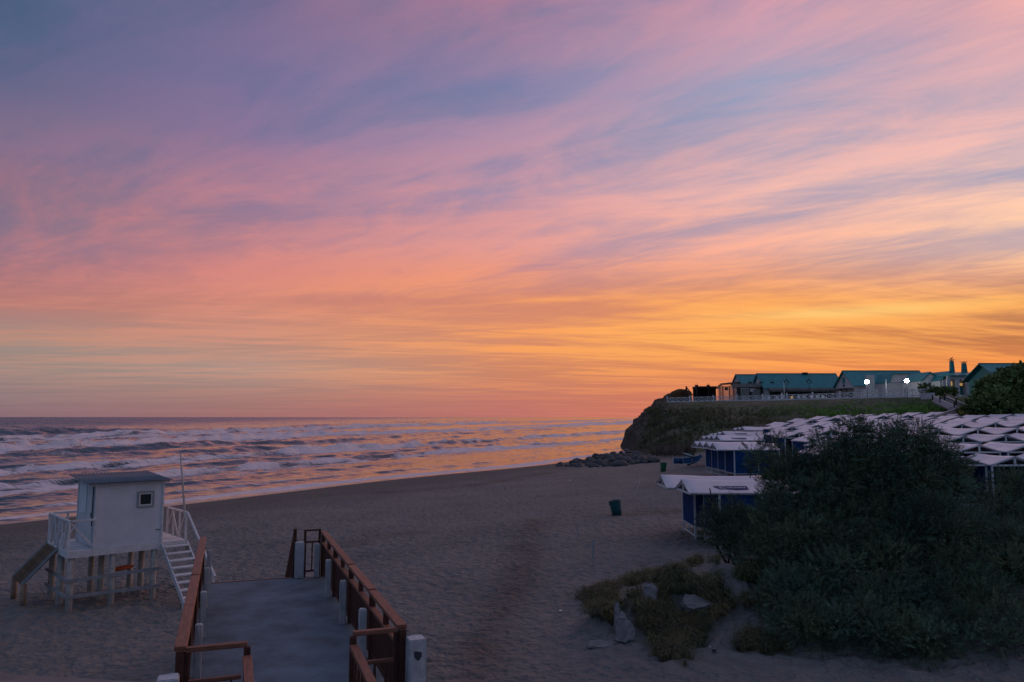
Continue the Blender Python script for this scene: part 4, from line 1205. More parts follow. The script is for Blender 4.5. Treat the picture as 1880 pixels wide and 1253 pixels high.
# ------------------------------------------------------------------ white fence along the headland edge
def plat(px, Y): d = ray(px, 740); return Vector((d[0] / d[1] * Y, Y, PLAT))
FPTS = [Vector((33.6, 165.5, 9.15)), Vector((40.4, 157.6, 9.15)), Vector((48.6, 146.3, 9.1)), Vector((55.2, 133.6, 9.1)), Vector((58.2, 127.2, 9.1))]
FPT2 = [Vector((58.4, 126.8, 9.15)), Vector((61.9, 118.0, 9.15)), Vector((63.0, 115.6, 9.15))]
def white_fence(pts, h, label, bay=1.35, big=4):
    t = thing('white_fence', label, 'fence', T(pts[0]))
    segs = []
    L = [0.0]
    for a, b in zip(pts, pts[1:]): L.append(L[-1] + (b - a).length)
    n = int(L[-1] / bay)
    def at(s):
        for i in range(len(pts) - 1):
            if s <= L[i + 1] + 1e-6: return pts[i].lerp(pts[i + 1], (s - L[i]) / (L[i + 1] - L[i]))
        return pts[-1].copy()
    Z = Vector((0, 0, 1))
    for k in range(n + 1):
        p_ = at(L[-1] * k / n)
        tall = k % big == 0
        w = .20 if tall else .10
        bar('post', p_ - Z * .8, p_ + Z * (h + (.36 if tall else -.06)), w, w, M['fence'], t, up=(0, 1, 0))
        if k < n:
            q = at(L[-1] * (k + 1) / n); d = (q - p_).normalized(); side = Z.cross(d)
            i0, i1 = p_ + d * .06, q - d * .06
            bar('top_rail', i0 + Z * h, i1 + Z * h, .12, .11, M['fence'], t)
            bar('bottom_rail', i0 + Z * .12, i1 + Z * .12, .10, .24, M['fence'], t)
            bar('brace', i0 + Z * .25 + side * .026, i1 + Z * (h - .06) + side * .026, .04, .09, M['fence'], t)
            bar('brace', i0 + Z * (h - .06) - side * .026, i1 + Z * .25 - side * .026, .04, .09, M['fence'], t)
    return t
white_fence(FPTS, .98, 'long white fence of crossed bars along the grassy headland edge', 1.45)
white_fence(FPT2, 1.05, 'short raised stretch of white crossed fence under the lit lamps', 1.25, 3)
# ------------------------------------------------------------------ buildings on the headland
def gable(name, label, x0, x1, y0, y1, zb, ze, zr, axis='x', wall='wall', over=.35, cat='building', roofm='teal_roof', trim=True):
    t = thing(name, label, cat, T((x0 + x1) / 2, y0, zb))
    bm = bmesh.new()
    if axis == 'x':
        ym = (y0 + y1) / 2
        A = [bm.verts.new((x0, *q)) for q in ((y0, zb), (y1, zb), (y1, ze), (ym, zr), (y0, ze))]; B = [bm.verts.new((x1, *q)) for q in ((y0, zb), (y1, zb), (y1, ze), (ym, zr), (y0, ze))]
    else:
        xm = (x0 + x1) / 2
        A = [bm.verts.new((a, y0, b)) for a, b in ((x0, zb), (x1, zb), (x1, ze), (xm, zr), (x0, ze))]; B = [bm.verts.new((a, y1, b)) for a, b in ((x0, zb), (x1, zb), (x1, ze), (xm, zr), (x0, ze))]
    bm.faces.new(A); bm.faces.new(B[::-1])
    for i in range(5):
        j = (i + 1) % 5
        if i in (2, 3) : continue
        bm.faces.new((A[i], A[j], B[j], B[i]))
    link('wall', bm_mesh('wall', bm, M[wall]), None, t)
    for s in (0, 1):
        bm = bmesh.new()
        if axis == 'x':
            half = (y1 - y0) / 2; k = (zr - ze) / half
            ya = y0 - over if s == 0 else y1 + over; za = ze - over * k + .03
            pts = [(x0 - over, ya, za), (x1 + over, ya, za), (x1 + over, ym, zr + .03), (x0 - over, ym, zr + .03)]
        else:
            half = (x1 - x0) / 2; k = (zr - ze) / half
            xa = x0 - over if s == 0 else x1 + over; za = ze - over * k + .03
            pts = [(xa, y0 - over, za), (xa, y1 + over, za), (xm, y1 + over, zr + .03), (xm, y0 - over, zr + .03)]
        a = [bm.verts.new(p) for p in pts]; b = [bm.verts.new((p[0], p[1], p[2] + .12)) for p in pts]
        bm.faces.new(a); bm.faces.new(b[::-1])
        for i in range(4): bm.faces.new((a[i], a[(i + 1) % 4], b[(i + 1) % 4], b[i]))
        link('roof', bm_mesh('roof', bm, M[roofm]), None, t)
    if trim:
        if axis == 'x':
            bar('ridge_cap', (x0 - over, ym, zr + .18), (x1 + over, ym, zr + .18), .3, .08, M[roofm], t)
        else:
            bar('ridge_cap', (xm, y0 - over, zr + .18), (xm, y1 + over, zr + .18), .3, .08, M[roofm], t)
    return t
def window(parent, x0, x1, z0, z1, y, frame='fence', glass='glass', mull=0, door=False, nm='window', wf_=.08):
    bm = bmesh.new(); w = wf_
    bm_box(bm, (x0, y - .06, z0), (x1, y + .02, z0 + w)); bm_box(bm, (x0, y - .06, z1 - w), (x1, y + .02, z1))
    bm_box(bm, (x0, y - .06, z0 + w), (x0 + w, y + .02, z1 - w)); bm_box(bm, (x1 - w, y - .06, z0 + w), (x1, y + .02, z1 - w))
    for k in range(mull):
        xm = x0 + (x1 - x0) * (k + 1) / (mull + 1); bm_box(bm, (xm - .03, y - .05, z0 + w), (xm + .03, y + .01, z1 - w))
    f = link(nm, bm_mesh(nm, bm, M[frame]), None, parent)
    box('pane', (x0 + w, y - .03, z0 + w), (x1 - w, y - .004, z1 - w), M[glass], f)
    return f
def X_at(px, Y): d = ray(px, 700); return d[0] / d[1] * Y
def Z_at(py, Y, px=1500): d = ray(px, py); return HCAM + d[2] / d[1] * Y
# long hall
Y1 = 165.0
hx0, hx1 = X_at(1404, Y1), X_at(1536, Y1)
h1 = gable('beach_hall', 'long teal roofed hall with dark open front between the fence and the sky', hx0, hx1 + 1.2, Y1, 173.2, PLAT - .4, Z_at(711, Y1), Z_at(687.5, 169), over=.5)
zf_ = Z_at(711, Y1)
box('opening', (hx0 + 1.0, Y1 - .02, PLAT + .1), (hx1 + .8, Y1 - .004, zf_ - .55), M['dark'], h1)  # dark sheet on the closed wall, painting the shade of the open front
for k in range(9):
    x = hx0 + 1.0 + (hx1 - hx0 - .4) * k / 8
    box('post', (x - .09, Y1 - 1.6, PLAT - .3), (x + .09, Y1 - 1.42, zf_ - .75), M['dark'], h1)
    if k < 8: window(h1, x + .3, x + 1.2, PLAT + .5, PLAT + 1.5, Y1 - .03, 'wall_grey', 'warm' if k in (2, ) else 'glass')
bm = bmesh.new()     # scalloped awning along the front
nS = 48; ax0, ax1 = hx0 + .6, hx1 + .9
prev = None
for k in range(nS * 4 + 1):
    x = ax0 + (ax1 - ax0) * k / (nS * 4); sc = -.22 * abs(math.sin(math.pi * k / 16))
    r_ = [bm.verts.new((x, Y1 - .55, zf_ - .25)), bm.verts.new((x, Y1 - 1.7, zf_ - .72)), bm.verts.new((x, Y1 - 1.72, zf_ - .86 - .15 + sc * .6))]
    if prev:
        for q in range(2): bm.faces.new((prev[q], r_[q], r_[q + 1], prev[q + 1]))
    prev = r_
bmesh.ops.solidify(bm, geom=list(bm.faces), thickness=.03)
link('awning', bm_mesh('awning', bm, M['wall_grey']), None, h1)
lathe_ = None
bm = bmesh.new(); bm_box(bm, (X_at(1478, 169) - .5, 168.5, Z_at(687.5, 169)), (X_at(1478, 169) + .5, 169.5, Z_at(687.5, 169) + .38)); link('roof_vent', bm_mesh('roof_vent', bm, M['iron']), None, h1)
# small gable further left, behind
Y2 = 182.0
gable('gabled_house', 'small teal gabled roof rising left of the long hall', X_at(1362, Y2), X_at(1396, Y2), Y2, 190, PLAT - .4, Z_at(705.5, Y2), Z_at(689, 186), over=.4)
# second hall with gable end
Y3 = 146.0
gx0, gx1 = X_at(1568, Y3), X_at(1706, Y3)
h2 = gable('gabled_hall', 'teal roofed hall showing a pale gable with a dark square vent', gx0, gx1, Y3, 154.3, PLAT - .4, Z_at(707, Y3), Z_at(682.5, 150.2), over=.45)
zg2 = Z_at(682.5, 150.2)
f = link('vent', box_mesh(.06, 1.2, 1.2, M['teal_roof'], 0, 'vent'), T(gx0 - .032, 150.5, zg2 - 1.75), h2)
link('vent_sill', box_mesh(.06, .8, .4, M['dark'], 0, 'vent_sill'), T(gx0 - .032, 150.5, zg2 - 2.75), h2)
for k, yy in enumerate((147.1, 148.9, 151.1)):
    link('window', box_mesh(.05, 1.2, 1.3, M['glass'], 0, 'window'), T(gx0 - .03, yy + .3, PLAT + .9), h2)
bm = bmesh.new(); bm_box(bm, (gx0 - 1.5, 146.1, Z_at(707, Y3) - .65), (gx0 - .05, 154.0, Z_at(707, Y3) - .53)); link('porch_roof', bm_mesh('porch_roof', bm, M['wall_grey']), None, h2)
for yy in (146.3, 148.8, 151.3, 153.8):
    box('porch_post', (gx0 - 1.45, yy - .08, PLAT - .3), (gx0 - 1.29, yy + .08, Z_at(707, Y3) - .655), M['dark'], h2)
box('opening', (X_at(1606, Y3), Y3 - .02, PLAT + .1), (X_at(1640, Y3), Y3 - .004, Z_at(716, Y3)), M['dark'], h2)  # dark sheet again, shade painted on where the front is open
window(h2, X_at(1609, Y3), X_at(1622, Y3), PLAT + .3, PLAT + 1.5, Y3 - .03, 'wall', 'glass', 1); window(h2, X_at(1624, Y3), X_at(1637, Y3), PLAT + .3, PLAT + 1.5, Y3 - .03, 'wall', 'glass', 1)
# white chimney block in front of the hall
cx0, cx1 = X_at(1588, 142.0), X_at(1605, 142.0)
t = thing('barbecue_block', 'white masonry block with chimney behind the first lit lamp', 'chimney block', T((cx0 + cx1) / 2, 142.0, PLAT))
box('base', (cx0 - .4, 141.5, PLAT - .3), (cx1 + .5, 143.1, Z_at(715, 142.0)), M['wall'], t)
box('flue', (cx0 + .45, 141.8, Z_at(715, 142.0) + .002), (cx1, 142.8, Z_at(689, 142.0)), M['wall'], t)
# front facing wings
def front_wing(label, pxl, pxr, apx, apy, ey, Y, depth, win=(), wz=None, name='gabled_wing', hip=None):
    x0, x1, xm = X_at(pxl, Y), X_at(pxr, Y), X_at(apx, Y)
    ze, zr = Z_at(ey, Y), Z_at(apy, Y)
    t = thing(name, label, 'building', T(xm, Y, PLAT))
    hw = hip / 2 if hip else 0.0
    prof = [(x0, PLAT - .4), (x1, PLAT - .4), (x1, ze)] + ([(xm + hw, zr), (xm - hw, zr)] if hip else [(xm, zr)]) + [(x0, ze)]
    bm = bmesh.new()
    A = [bm.verts.new((a, Y, b)) for a, b in prof]; B = [bm.verts.new((a, Y + depth, b)) for a, b in prof]
    bm.faces.new(A); bm.faces.new(B[::-1])
    for i in range(len(A)): bm.faces.new((A[i], A[(i + 1) % len(A)], B[(i + 1) % len(A)], B[i]))
    link('wall', bm_mesh('wall', bm, M['wall']), None, t)
    rp_ = prof[2:]
    for (ax, az), (bx2, bz) in zip(rp_, rp_[1:]):
        dxx, dzz = bx2 - ax, bz - az; ln = math.hypot(dxx, dzz); nx, nz = dzz / ln, -dxx / ln
        if nz < 0: nx, nz = -nx, -nz
        e = .25 if ax in (x0, x1) else 0
        p_ = Vector(((ax + bx2) / 2 + nx * .07, Y + depth / 2 - .1, (az + bz) / 2 + nz * .07))
        o = link('roof', box_mesh(ln + .12, depth + .5, .12, M['teal_roof'], 0, 'roof'), Matrix.Translation(p_) @ Matrix.Rotation(-math.atan2(dzz, dxx), 4, 'Y'), t)
    for (a, b) in win:
        window(t, X_at(a, Y), X_at(b, Y), Z_at(wz[1], Y), Z_at(wz[0], Y), Y - .02, mull=0)
    return t
w1 = front_wing('white front wing with clipped gable beside the second lit lamp', 1631, 1690, 1660, 687.5, 703, 139.0, 5, hip=4.2)
box('opening', (X_at(1664, 139.0), 138.98, PLAT + .2), (X_at(1687, 139.0), 138.997, Z_at(712, 139.0)), M['teal_roof'], w1)
bar('eave_line', (X_at(1632, 139.0), 138.96, Z_at(703, 139.0)), (X_at(1689, 139.0), 138.96, Z_at(703, 139.0)), .04, .08, M['wall_grey'], w1)
w2 = front_wing('white gabled wing with a band of four narrow windows', 1690, 1729, 1707, 684.5, 700, 130, 6, ((1695, 1701), (1703, 1709), (1710.5, 1716.5), (1717.5, 1723)), (701.5, 711))
w3 = front_wing('white gabled wing with two narrow windows left of the chimneys', 1726, 1764, 1744, 683, 699, 127.2, 5, ((1728, 1734.5), (1736, 1739.5)), (700.5, 709.5))
# white block with recessed bays, flat teal edged roof and chimneys
Yb = 125.0
mb = thing('clubhouse', 'white flat fronted clubhouse with recessed bays under a teal roof edge', 'building', T(X_at(1785, Yb), Yb, PLAT))
zt_, zb_ = Z_at(690.5, Yb), PLAT - .35
def wb(nm, a, b, z0, z1, m='wall', y0=Yb, y1=Yb + .35): return box(nm, (X_at(a, Yb), y0, z0), (X_at(b, Yb), y1, z1), M[m], mb)
zl_ = Z_at(697, Yb)
wb('parapet', 1740, 1786, zl_, zt_); wb('parapet', 1786.4, 1822, zl_ + .12, zt_ - .1, y0=Yb - .1, y1=Yb + .25)
wb('wall_pier', 1738.5, 1745.5, zb_, zl_ - .004); wb('wall_pier', 1781, 1789, zb_, zl_ - .004, y0=Yb - .12); wb('wall_pier', 1809.5, 1828, zb_, zl_ + .1)
wb('wall_pier', 1756, 1761.5, zb_, zl_ - .004); wb('wall_pier', 1774, 1780.5, zb_, zl_ - .004)
wb('lintel', 1789.4, 1809.2, zl_ - .25, zl_ + .1)
wb('back_wall', 1740, 1826, zb_, zl_, y0=Yb + 1.4, y1=Yb + 1.6)
wb('plinth', 1757, 1816, zb_ - .4, Z_at(725.5, Yb), y0=Yb - 1.3, y1=Yb - .14, m='kerb')
box('roof_edge', (X_at(1745, Yb), Yb - .35, zt_ + .004), (X_at(1822, Yb), Yb + 6, zt_ + .10), M['teal_roof'], mb)
bm = bmesh.new(); xa, xb = X_at(1746, Yb), X_at(1821, Yb)
pv = [(xa, Yb - .2, zt_ + .104), (xb, Yb - .2, zt_ + .104), (xb - .4, Yb + 2.2, zt_ + .72), (xa + .6, Yb + 2.2, zt_ + .72), (xa, Yb + 5, zt_ + .104), (xb, Yb + 5, zt_ + .104)]
v = [bm.verts.new(p_) for p_ in pv]
for q in ((0, 1, 2, 3), (3, 2, 5, 4), (0, 3, 4), (1, 5, 2), (0, 4, 5, 1)): bm.faces.new([v[i] for i in q])
link('roof', bm_mesh('roof', bm, M['teal_roof']), None, mb)
window(mb, X_at(1750.5, Yb), X_at(1757.5, Yb), Z_at(709, Yb), Z_at(699, Yb), Yb + 1.38, 'fence', 'warm')
d_ = box('door', (X_at(1764, Yb), Yb + .9, PLAT - .1), (X_at(1773, Yb), Yb + .96, Z_at(709.5, Yb)), M['teal_roof'], mb)
tr_ = window(mb, X_at(1763.6, Yb), X_at(1773.4, Yb), Z_at(709.2, Yb), Z_at(702.5, Yb), Yb + .9, 'dark', 'warm', nm='transom')
window(mb, X_at(1790.5, Yb), X_at(1794.5, Yb), PLAT + .1, Z_at(701, Yb), Yb + 1.38, 'wall_grey', 'glass')
bay = box('bay_back', (X_at(1794, Yb), Yb + 1.0, PLAT - .1), (X_at(1804, Yb), Yb + 1.3, Z_at(699, Yb)), M['dark_wood'], mb)
for k in range(5): box('shelf', (X_at(1802, Yb), Yb + .5, PLAT + .3 + k * .32), (X_at(1806.5, Yb), Yb + .95, PLAT + .34 + k * .32), M['white'], mb)
window(mb, X_at(1805, Yb), X_at(1809.5, Yb), PLAT + .1, Z_at(701, Yb), Yb + 1.38, 'teal_roof', 'glass')
link('wall_lamp', None, None, mb) if False else None
def chimney(pxc, top, bot, wpx, label, bird):
    Y = 127.6; xc = X_at(pxc, Y); z1, z0 = Z_at(top, Y), Z_at(bot, Y); w = wpx / 1400 * Y / 2
    t = thing('chimney', label, 'chimney', T(xc, Y, z0))
    bm = bmesh.new()
    a = [bm.verts.new((xc + sx * w, Y + sy * w, z0 - .5)) for sx, sy in ((-1, -1), (1, -1), (1, 1), (-1, 1))]; b = [bm.verts.new((xc + sx * w * .72, Y + sy * w * .72, z1)) for sx, sy in ((-1, -1), (1, -1), (1, 1), (-1, 1))]
    bm.faces.new(a); bm.faces.new(b[::-1])
    for i in range(4): bm.faces.new((a[i], a[(i + 1) % 4], b[(i + 1) % 4], b[i]))
    link('stack', bm_mesh('stack', bm, M['teal_roof']), None, t)
    for sx in (-1, 1):
        for sy in (-1, 1): box('cap_leg', (xc + sx * w * .5 - .04, Y + sy * w * .5 - .04, z1), (xc + sx * w * .5 + .04, Y + sy * w * .5 + .04, z1 + .2), M['iron'], t)
    box('cap', (xc - w * 1.1, Y - w * 1.1, z1 + .201), (xc + w * 1.1, Y + w * 1.1, z1 + .26), M['iron'], t)
    return Vector((xc, Y, z1 + .26))
cb = chimney(1749, 663.5, 683, 7.2, 'taller tapered teal chimney with a bird on its cap', True)
chimney(1771.5, 667.5, 683, 8.2, 'shorter tapered teal chimney with a wide flat cap', False)
bm = bmesh.new()
bm_tube(bm, [(-.32, 0, .12), (-.15, 0, .17), (.05, 0, .22), (.16, 0, .30), (.24, 0, .36), (.34, 0, .35)], [.015, .06, .10, .075, .055, .01], 8)
bm_tube(bm, [(.02, .03, 0), (.02, .03, .15)], .012, 5); bm_tube(bm, [(.02, -.03, 0), (.02, -.03, .15)], .012, 5)
tag(link('bird', bm_mesh('bird', bm, M['iron'], True), T(cb)), 'small dark bird perched on the taller chimney cap', 'bird')
# far right roof
h3 = gable('roofed_annex', 'blue teal roof at the right frame edge behind the green shrub', X_at(1838, 112), X_at(1960, 112), 112, 120, PLAT - .4, Z_at(693, 112), Z_at(669.5, 116), over=.7, wall='teal_roof')
# pale glazed shed and unfinished frames at the left end
Y5 = 172.0
t = thing('glazed_shed', 'small pale pink lit shed with thin dark posts near the headland tip', 'shed', T(X_at(1338, Y5), Y5, PLAT))
sx0, sx1 = X_at(1322.5, Y5), X_at(1353.5, Y5)
for k in range(4):
    xa, xb = sx0 + (sx1 - sx0) * k / 4, sx0 + (sx1 - sx0) * (k + 1) / 4 - .05
    for yy in (Y5, Y5 + 2.9): box('panel', (xa, yy, PLAT - .3), (xb, yy + .05, Z_at(708, Y5)), M['frosted'], t)
for px in (1326.5, 1338.5, 1346.5, 1353): box('post', (X_at(px, Y5) - .1, Y5 - .12, PLAT - .3), (X_at(px, Y5) + .1, Y5 - .01, Z_at(709, Y5)), M['dark'], t)
window(t, X_at(1330, Y5), X_at(1336, Y5), Z_at(717, Y5), Z_at(711, Y5), Y5 - .02, 'wall_grey', 'glass')
bm = bmesh.new()
v = [bm.verts.new(p_) for p_ in ((sx0 - .3, Y5 - .5, Z_at(707.6, Y5)), (sx1 + .8, Y5 - .5, Z_at(705.5, Y5)), (sx1 + .8, Y5 + 3.5, Z_at(700, Y5)), (sx0 + 1, Y5 + 3.5, Z_at(703, Y5)))]
bm.faces.new(v); bmesh.ops.solidify(bm, geom=list(bm.faces), thickness=.14); link('roof', bm_mesh('roof', bm, M['dark']), None, t)
def frame_building(name, label, pxa, pxb, Y, ytop, ncol, depth, infill, zslab=.45):
    t = thing(name, label, 'building', T((X_at(pxa, Y) + X_at(pxb, Y)) / 2, Y, PLAT))
    x0, x1, zt = X_at(pxa, Y), X_at(pxb, Y), Z_at(ytop, Y)
    box('roof_slab', (x0 - .1, Y - .1, zt - zslab), (x1 + .1, Y + depth, zt), M['wall_grey' if infill else 'dark'], t)
    for k in range(ncol):
        x = x0 + (x1 - x0) * k / (ncol - 1)
        box('column', (x - .22, Y, PLAT - .4), (x + .22, Y + .4, zt - zslab - .003), M['dark'], t)
        box('column_stub', (x - .35, Y, zt + .003), (x + .35, Y + .5, zt + .30), M['dark'], t)
        for j in range(3):
            tube('rebar', [(x - .25 + j * .22, Y + .2, zt + .3), (x - .25 + j * .22 + random.uniform(-.1, .1), Y + .2, zt + random.uniform(.6, 1.1))], .025, M['iron'], t, 4)
    if infill:
        for k in range(ncol - 1):
            xa = x0 + (x1 - x0) * k / (ncol - 1) + .24; xb = x0 + (x1 - x0) * (k + 1) / (ncol - 1) - .24
            box('wall_panel', (xa, Y + .1, PLAT - .4), (xb, Y + .3, zt - zslab - .3 - .2 * (k % 2)), M['wall_grey'], t)
    else:
        box('back_wall', (x0, Y + depth - .3, PLAT - .4), (x1, Y + depth, zt - zslab - .01), M['dark'], t)
    return t, x0, x1, zt
frame_building('unfinished_shelter', 'dark open unfinished shelter left of the pale pink shed', 1279, 1322, 180, 709.5, 3, 4, False, .5)
ub, ux0, ux1, uzt = frame_building('unfinished_building', 'unfinished grey flat roofed block between the pink shed and the long hall', 1357, 1418, 166, 704.5, 4, 5, True, .8)
box('notice', (X_at(1376, 166), 165.9, Z_at(719.5, 166)), (X_at(1383, 166), 166.05, Z_at(714, 166)), M['wall'], ub)
t = thing('timber_prop', 'leaning timber props on the scrubby headland tip', 'timber', T(at_y(1262, 722, 168)))
a_ = at_y(1260, 711, 168); b_ = at_y(1272, 723, 168); c_ = at_y(1261, 725, 168)
bar('post', c_ - Vector((0, 0, .6)), a_ + Vector((0, 0, .15)), .3, .3, M['dark'], t, up=(0, 1, 0)); bar('brace', a_, b_ - Vector((0, 0, .4)), .16, .2, M['dark'], t); bar('brace', at_y(1252, 721, 168.3), at_y(1261, 713, 168.3), .14, .18, M['dark'], t)
# lamps
def lamp(px, py, Y, rad, label, name='street_lamp', lit=True):
    c_ = at_y(px, py, Y)
    t = thing(name, label, 'lamp', T(c_.x, c_.y, PLAT))
    tube('pole', [(c_.x, c_.y, PLAT - .4), (c_.x, c_.y, c_.z - rad * .9)], [.07, .05], M['iron'], t, 8)
    bm = bmesh.new(); bmesh.ops.create_uvsphere(bm, u_segments=16, v_segments=10, radius=rad); link('globe', bm_mesh('globe', bm, M['lamp'], True), T(c_), t)
    bm = bmesh.new(); bm_tube(bm, [(0, 0, rad * .8), (0, 0, rad * 1.15), (0, 0, rad * 1.3)], [rad * .6, rad * .5, .03], 10); link('cap', bm_mesh('cap', bm, M['iron'], True), T(c_), t)
    bm = bmesh.new(); bm_tube(bm, [(0, 0, -rad * 1.25), (0, 0, -rad * .85)], [.08, rad * .5], 10); link('collar', bm_mesh('collar', bm, M['iron'], True), T(c_), t)
    return t
lamp(1591.5, 701.5, 131, .34, 'lit white globe lamp beside the white chimney block')
lamp(1664.5, 699.5, 126, .33, 'lit white globe lamp before the clipped gable wing')
c_ = at_y(1721, 702, 129.6); t = thing('wall_light', 'small lit white lamp on the four window wing', 'lamp', T(c_))
bm = bmesh.new(); bmesh.ops.create_uvsphere(bm, u_segments=12, v_segments=8, radius=.09); link('globe', bm_mesh('globe', bm, M['lamp_small'], True), T(c_), t); bar('bracket', c_ + Vector((0, .085, 0)), c_ + Vector((0, .39, 0)), .04, .04, M['iron'], t)
def lantern(px, top, bot, Y, label):
    a, b = at_y(px, bot, Y), at_y(px, top, Y)
    t = thing('lantern_post', label, 'lamp post', T(a.x, a.y, PLAT)); h = b.z - PLAT
    tube('pole', [(a.x, Y, PLAT - .3), (a.x, Y, PLAT + h * .62)], [.10, .06], M['iron'], t, 8)
    bar('cross_arm', (a.x - .42, Y, PLAT + h * .66), (a.x + .42, Y, PLAT + h * .66), .08, .10, M['iron'], t)
    for s in (-1, 0, 1):
        x = a.x + s * .36; zz_ = PLAT + h * (.74 if s else .80)
        lathe('lantern', [(.02, -.2), (.12, -.12), (.15, .12), (.07, .24), (.02, .34)], M['iron'], T(x, Y, zz_), t, 8)
    tube('finial', [(a.x, Y, PLAT + h * .80 + .3), (a.x, Y, PLAT + h)], .025, M['iron'], t, 5)
lantern(1445, 689, 730, 152, 'ornate dark lantern post before the long hall, nearer its seaward end')
lantern(1486.5, 688, 730, 152, 'ornate dark lantern post before the long hall, nearer the gabled hall')
for px, tp, Y, lb in ((1440, 702, 150, 'thin white pole before the dark hall front'), (1628, 697, 129, 'thin white pole between the two lit lamps')):
    a, b = at_y(px, 730, Y), at_y(px, tp, Y)
    tag(tube('light_pole', [(a.x, Y, PLAT - .3), (a.x, Y, b.z)], [.09, .06], M['fence'], None, 8), lb, 'pole')
# white terrace chairs behind the fence
def terrace_set(px, Y, label):
    c_ = plat(px, Y); t = thing('garden_chair', label, 'chair', T(c_), 'white chairs on the headland terrace')
    x, y, z = c_
    box('seat', (x - .25, y - .25, z + .42), (x + .25, y + .25, z + .46), M['white'], t)
    box('backrest', (x - .27, y + .24, z + .48), (x + .27, y + .29, z + .98), M['white'], t)
    for sx in (-1, 1):
        for sy in (-1, 1): bar('leg', (x + sx * .22, y + sy * .21, z - .05), (x + sx * .22, y + sy * .21, z + .42), .05, .05, M['white'], t, up=(1, 0, 0))
        bar('armrest', (x + sx * .27, y - .2, z + .66), (x + sx * .27, y + .235, z + .66), .05, .04, M['white'], t)
    return t
for i, (px, Y) in enumerate(((1402, 144.5), (1413, 143), (1428, 140.5), (1438, 138.8), (1468, 136), (1477, 135), (1491, 133.6), (1502, 133), (1512, 132.4))):
    terrace_set(px, Y + 7, 'white plastic chair on the terrace behind the fence, %s from the seaward end' % ORD[i])
# person in white on the terrace
def person(px, Y):
    c_ = plat(px, Y); g = Vector((c_.x, c_.y, PLAT))
    me = bpy.data.meshes.new('person')
    V = [(0, 0, .95), (0, 0, 1.15), (0, 0, 1.38), (0, .0, 1.50), (0, -.02, 1.62), (0, -.02, 1.74), (-.10, 0, .88), (-.11, .02, .48), (-.11, .05, .08), (-.11, -.10, .04), (.10, 0, .88), (.12, -.05, .48), (.13, .0, .08), (.13, -.14, .04),
         (-.19, 0, 1.40), (-.25, .03, 1.12), (-.24, -.08, .90), (.19, 0, 1.40), (.25, .02, 1.12), (.22, -.10, .92)]
    E = [(0, 1), (1, 2), (2, 3), (3, 4), (4, 5), (0, 6), (6, 7), (7, 8), (8, 9), (0, 10), (10, 11), (11, 12), (12, 13), (2, 14), (14, 15), (15, 16), (2, 17), (17, 18), (18, 19)]
    rad = [.14, .13, .15, .06, .085, .085, .09, .06, .045, .035, .09, .06, .045, .035, .06, .045, .035, .06, .045, .035]
    me.from_pydata(V, E, [])
    o = link('person', me, T(g, rz=.3))
    sk = o.modifiers.new('skin', 'SKIN'); ss = o.modifiers.new('sub', 'SUBSURF'); ss.levels = ss.render_levels = 1
    for i, r_ in enumerate(rad): me.skin_vertices[0].data[i].radius = (r_, r_ * .8)
    me.skin_vertices[0].data[0].use_root = True
    me.materials.append(M['white'])
    tag(o, 'tiny figure in white standing on the terrace before the dark hall', 'person')
person(1436, 148.5)
# ------------------------------------------------------------------ stairs from the terrace to the tents
ST = thing('hill_stairs', 'concrete stairs with dark railings zigzagging down beside the green shrub', 'stairs', T(at_y(1750, 745, 100)))
def flight(a, b, wdir, width, n, parapet):
    a, b, w = Vector(a), Vector(b), Vector(wdir).normalized() * width
    for k in range(n):
        p0 = a.lerp(b, k / n); p1 = a.lerp(b, (k + 1) / n)
        z = p0.z
        d = Vector((p1.x - p0.x, p1.y - p0.y, 0))
        bm = bmesh.new()
        q = [p0, p0 + d * 1.02, p0 + d * 1.02 + w, p0 + w]
        lo = [bm.verts.new((v.x, v.y, z - .9)) for v in q]; hi = [bm.verts.new((v.x, v.y, z)) for v in q]
        bm.faces.new(lo); bm.faces.new(hi[::-1])
        for i in range(4): bm.faces.new((lo[i], lo[(i + 1) % 4], hi[(i + 1) % 4], hi[i]))
        link('step', bm_mesh('step', bm, M['step']), None, ST)
    for s in parapet:
        o = w * s
        bar('parapet', a + o + Vector((0, 0, -.2)), b + o + Vector((0, 0, -.2)), .22, .8, M['kerb'], ST)
A0 = at_y(1713, 730, 108.5); B0 = at_y(1757, 749, 100)
flight(A0, B0, (.9, .45, 0), 3.0, 12, (0, 1))
C0 = at_y(1757, 752, 99); D0 = at_y(1712, 768, 95)
flight(C0, D0, (.5, .85, 0), 2.2, 12, (0,))
lb_ = bar('landing', at_y(1755, 751, 98.5), at_y(1792, 750, 98.5), 3.0, .5, M['step'], ST)
yb = at_y(1772, 752, 97)
bar('yellow_edge', at_y(1762, 753.5, 96.8), at_y(1784, 753, 96.8), .1, .5, M['yellow'], ST); bar('yellow_edge', at_y(1760, 757.5, 96.5), at_y(1778, 757, 96.5), .1, .45, M['yellow'], ST)
pl_ = [(1734, 723, 735, 105), (1755.5, 731, 745, 100.5), (1778.5, 738, 753, 98.5), (1758, 750, 766, 96), (1712, 726, 731, 107), (1726, 729, 735, 105.5), (1752, 738, 745, 100)]
tops = []
for px, ty, by, Y in pl_:
    a, b = at_y(px, by, Y), at_y(px, ty, Y)
    bar('baluster', a - Vector((0, 0, .3)), b, .16, .16, M['iron'], ST, up=(0, 1, 0)); tops.append(b)
bar('handrail', tops[0], tops[1], .07, .07, M['iron'], ST); bar('handrail', tops[1], tops[2], .07, .07, M['iron'], ST); bar('handrail', tops[2], tops[3], .07, .07, M['iron'], ST)
bar('handrail', tops[3], at_y(1728, 764, 95), .07, .07, M['iron'], ST)
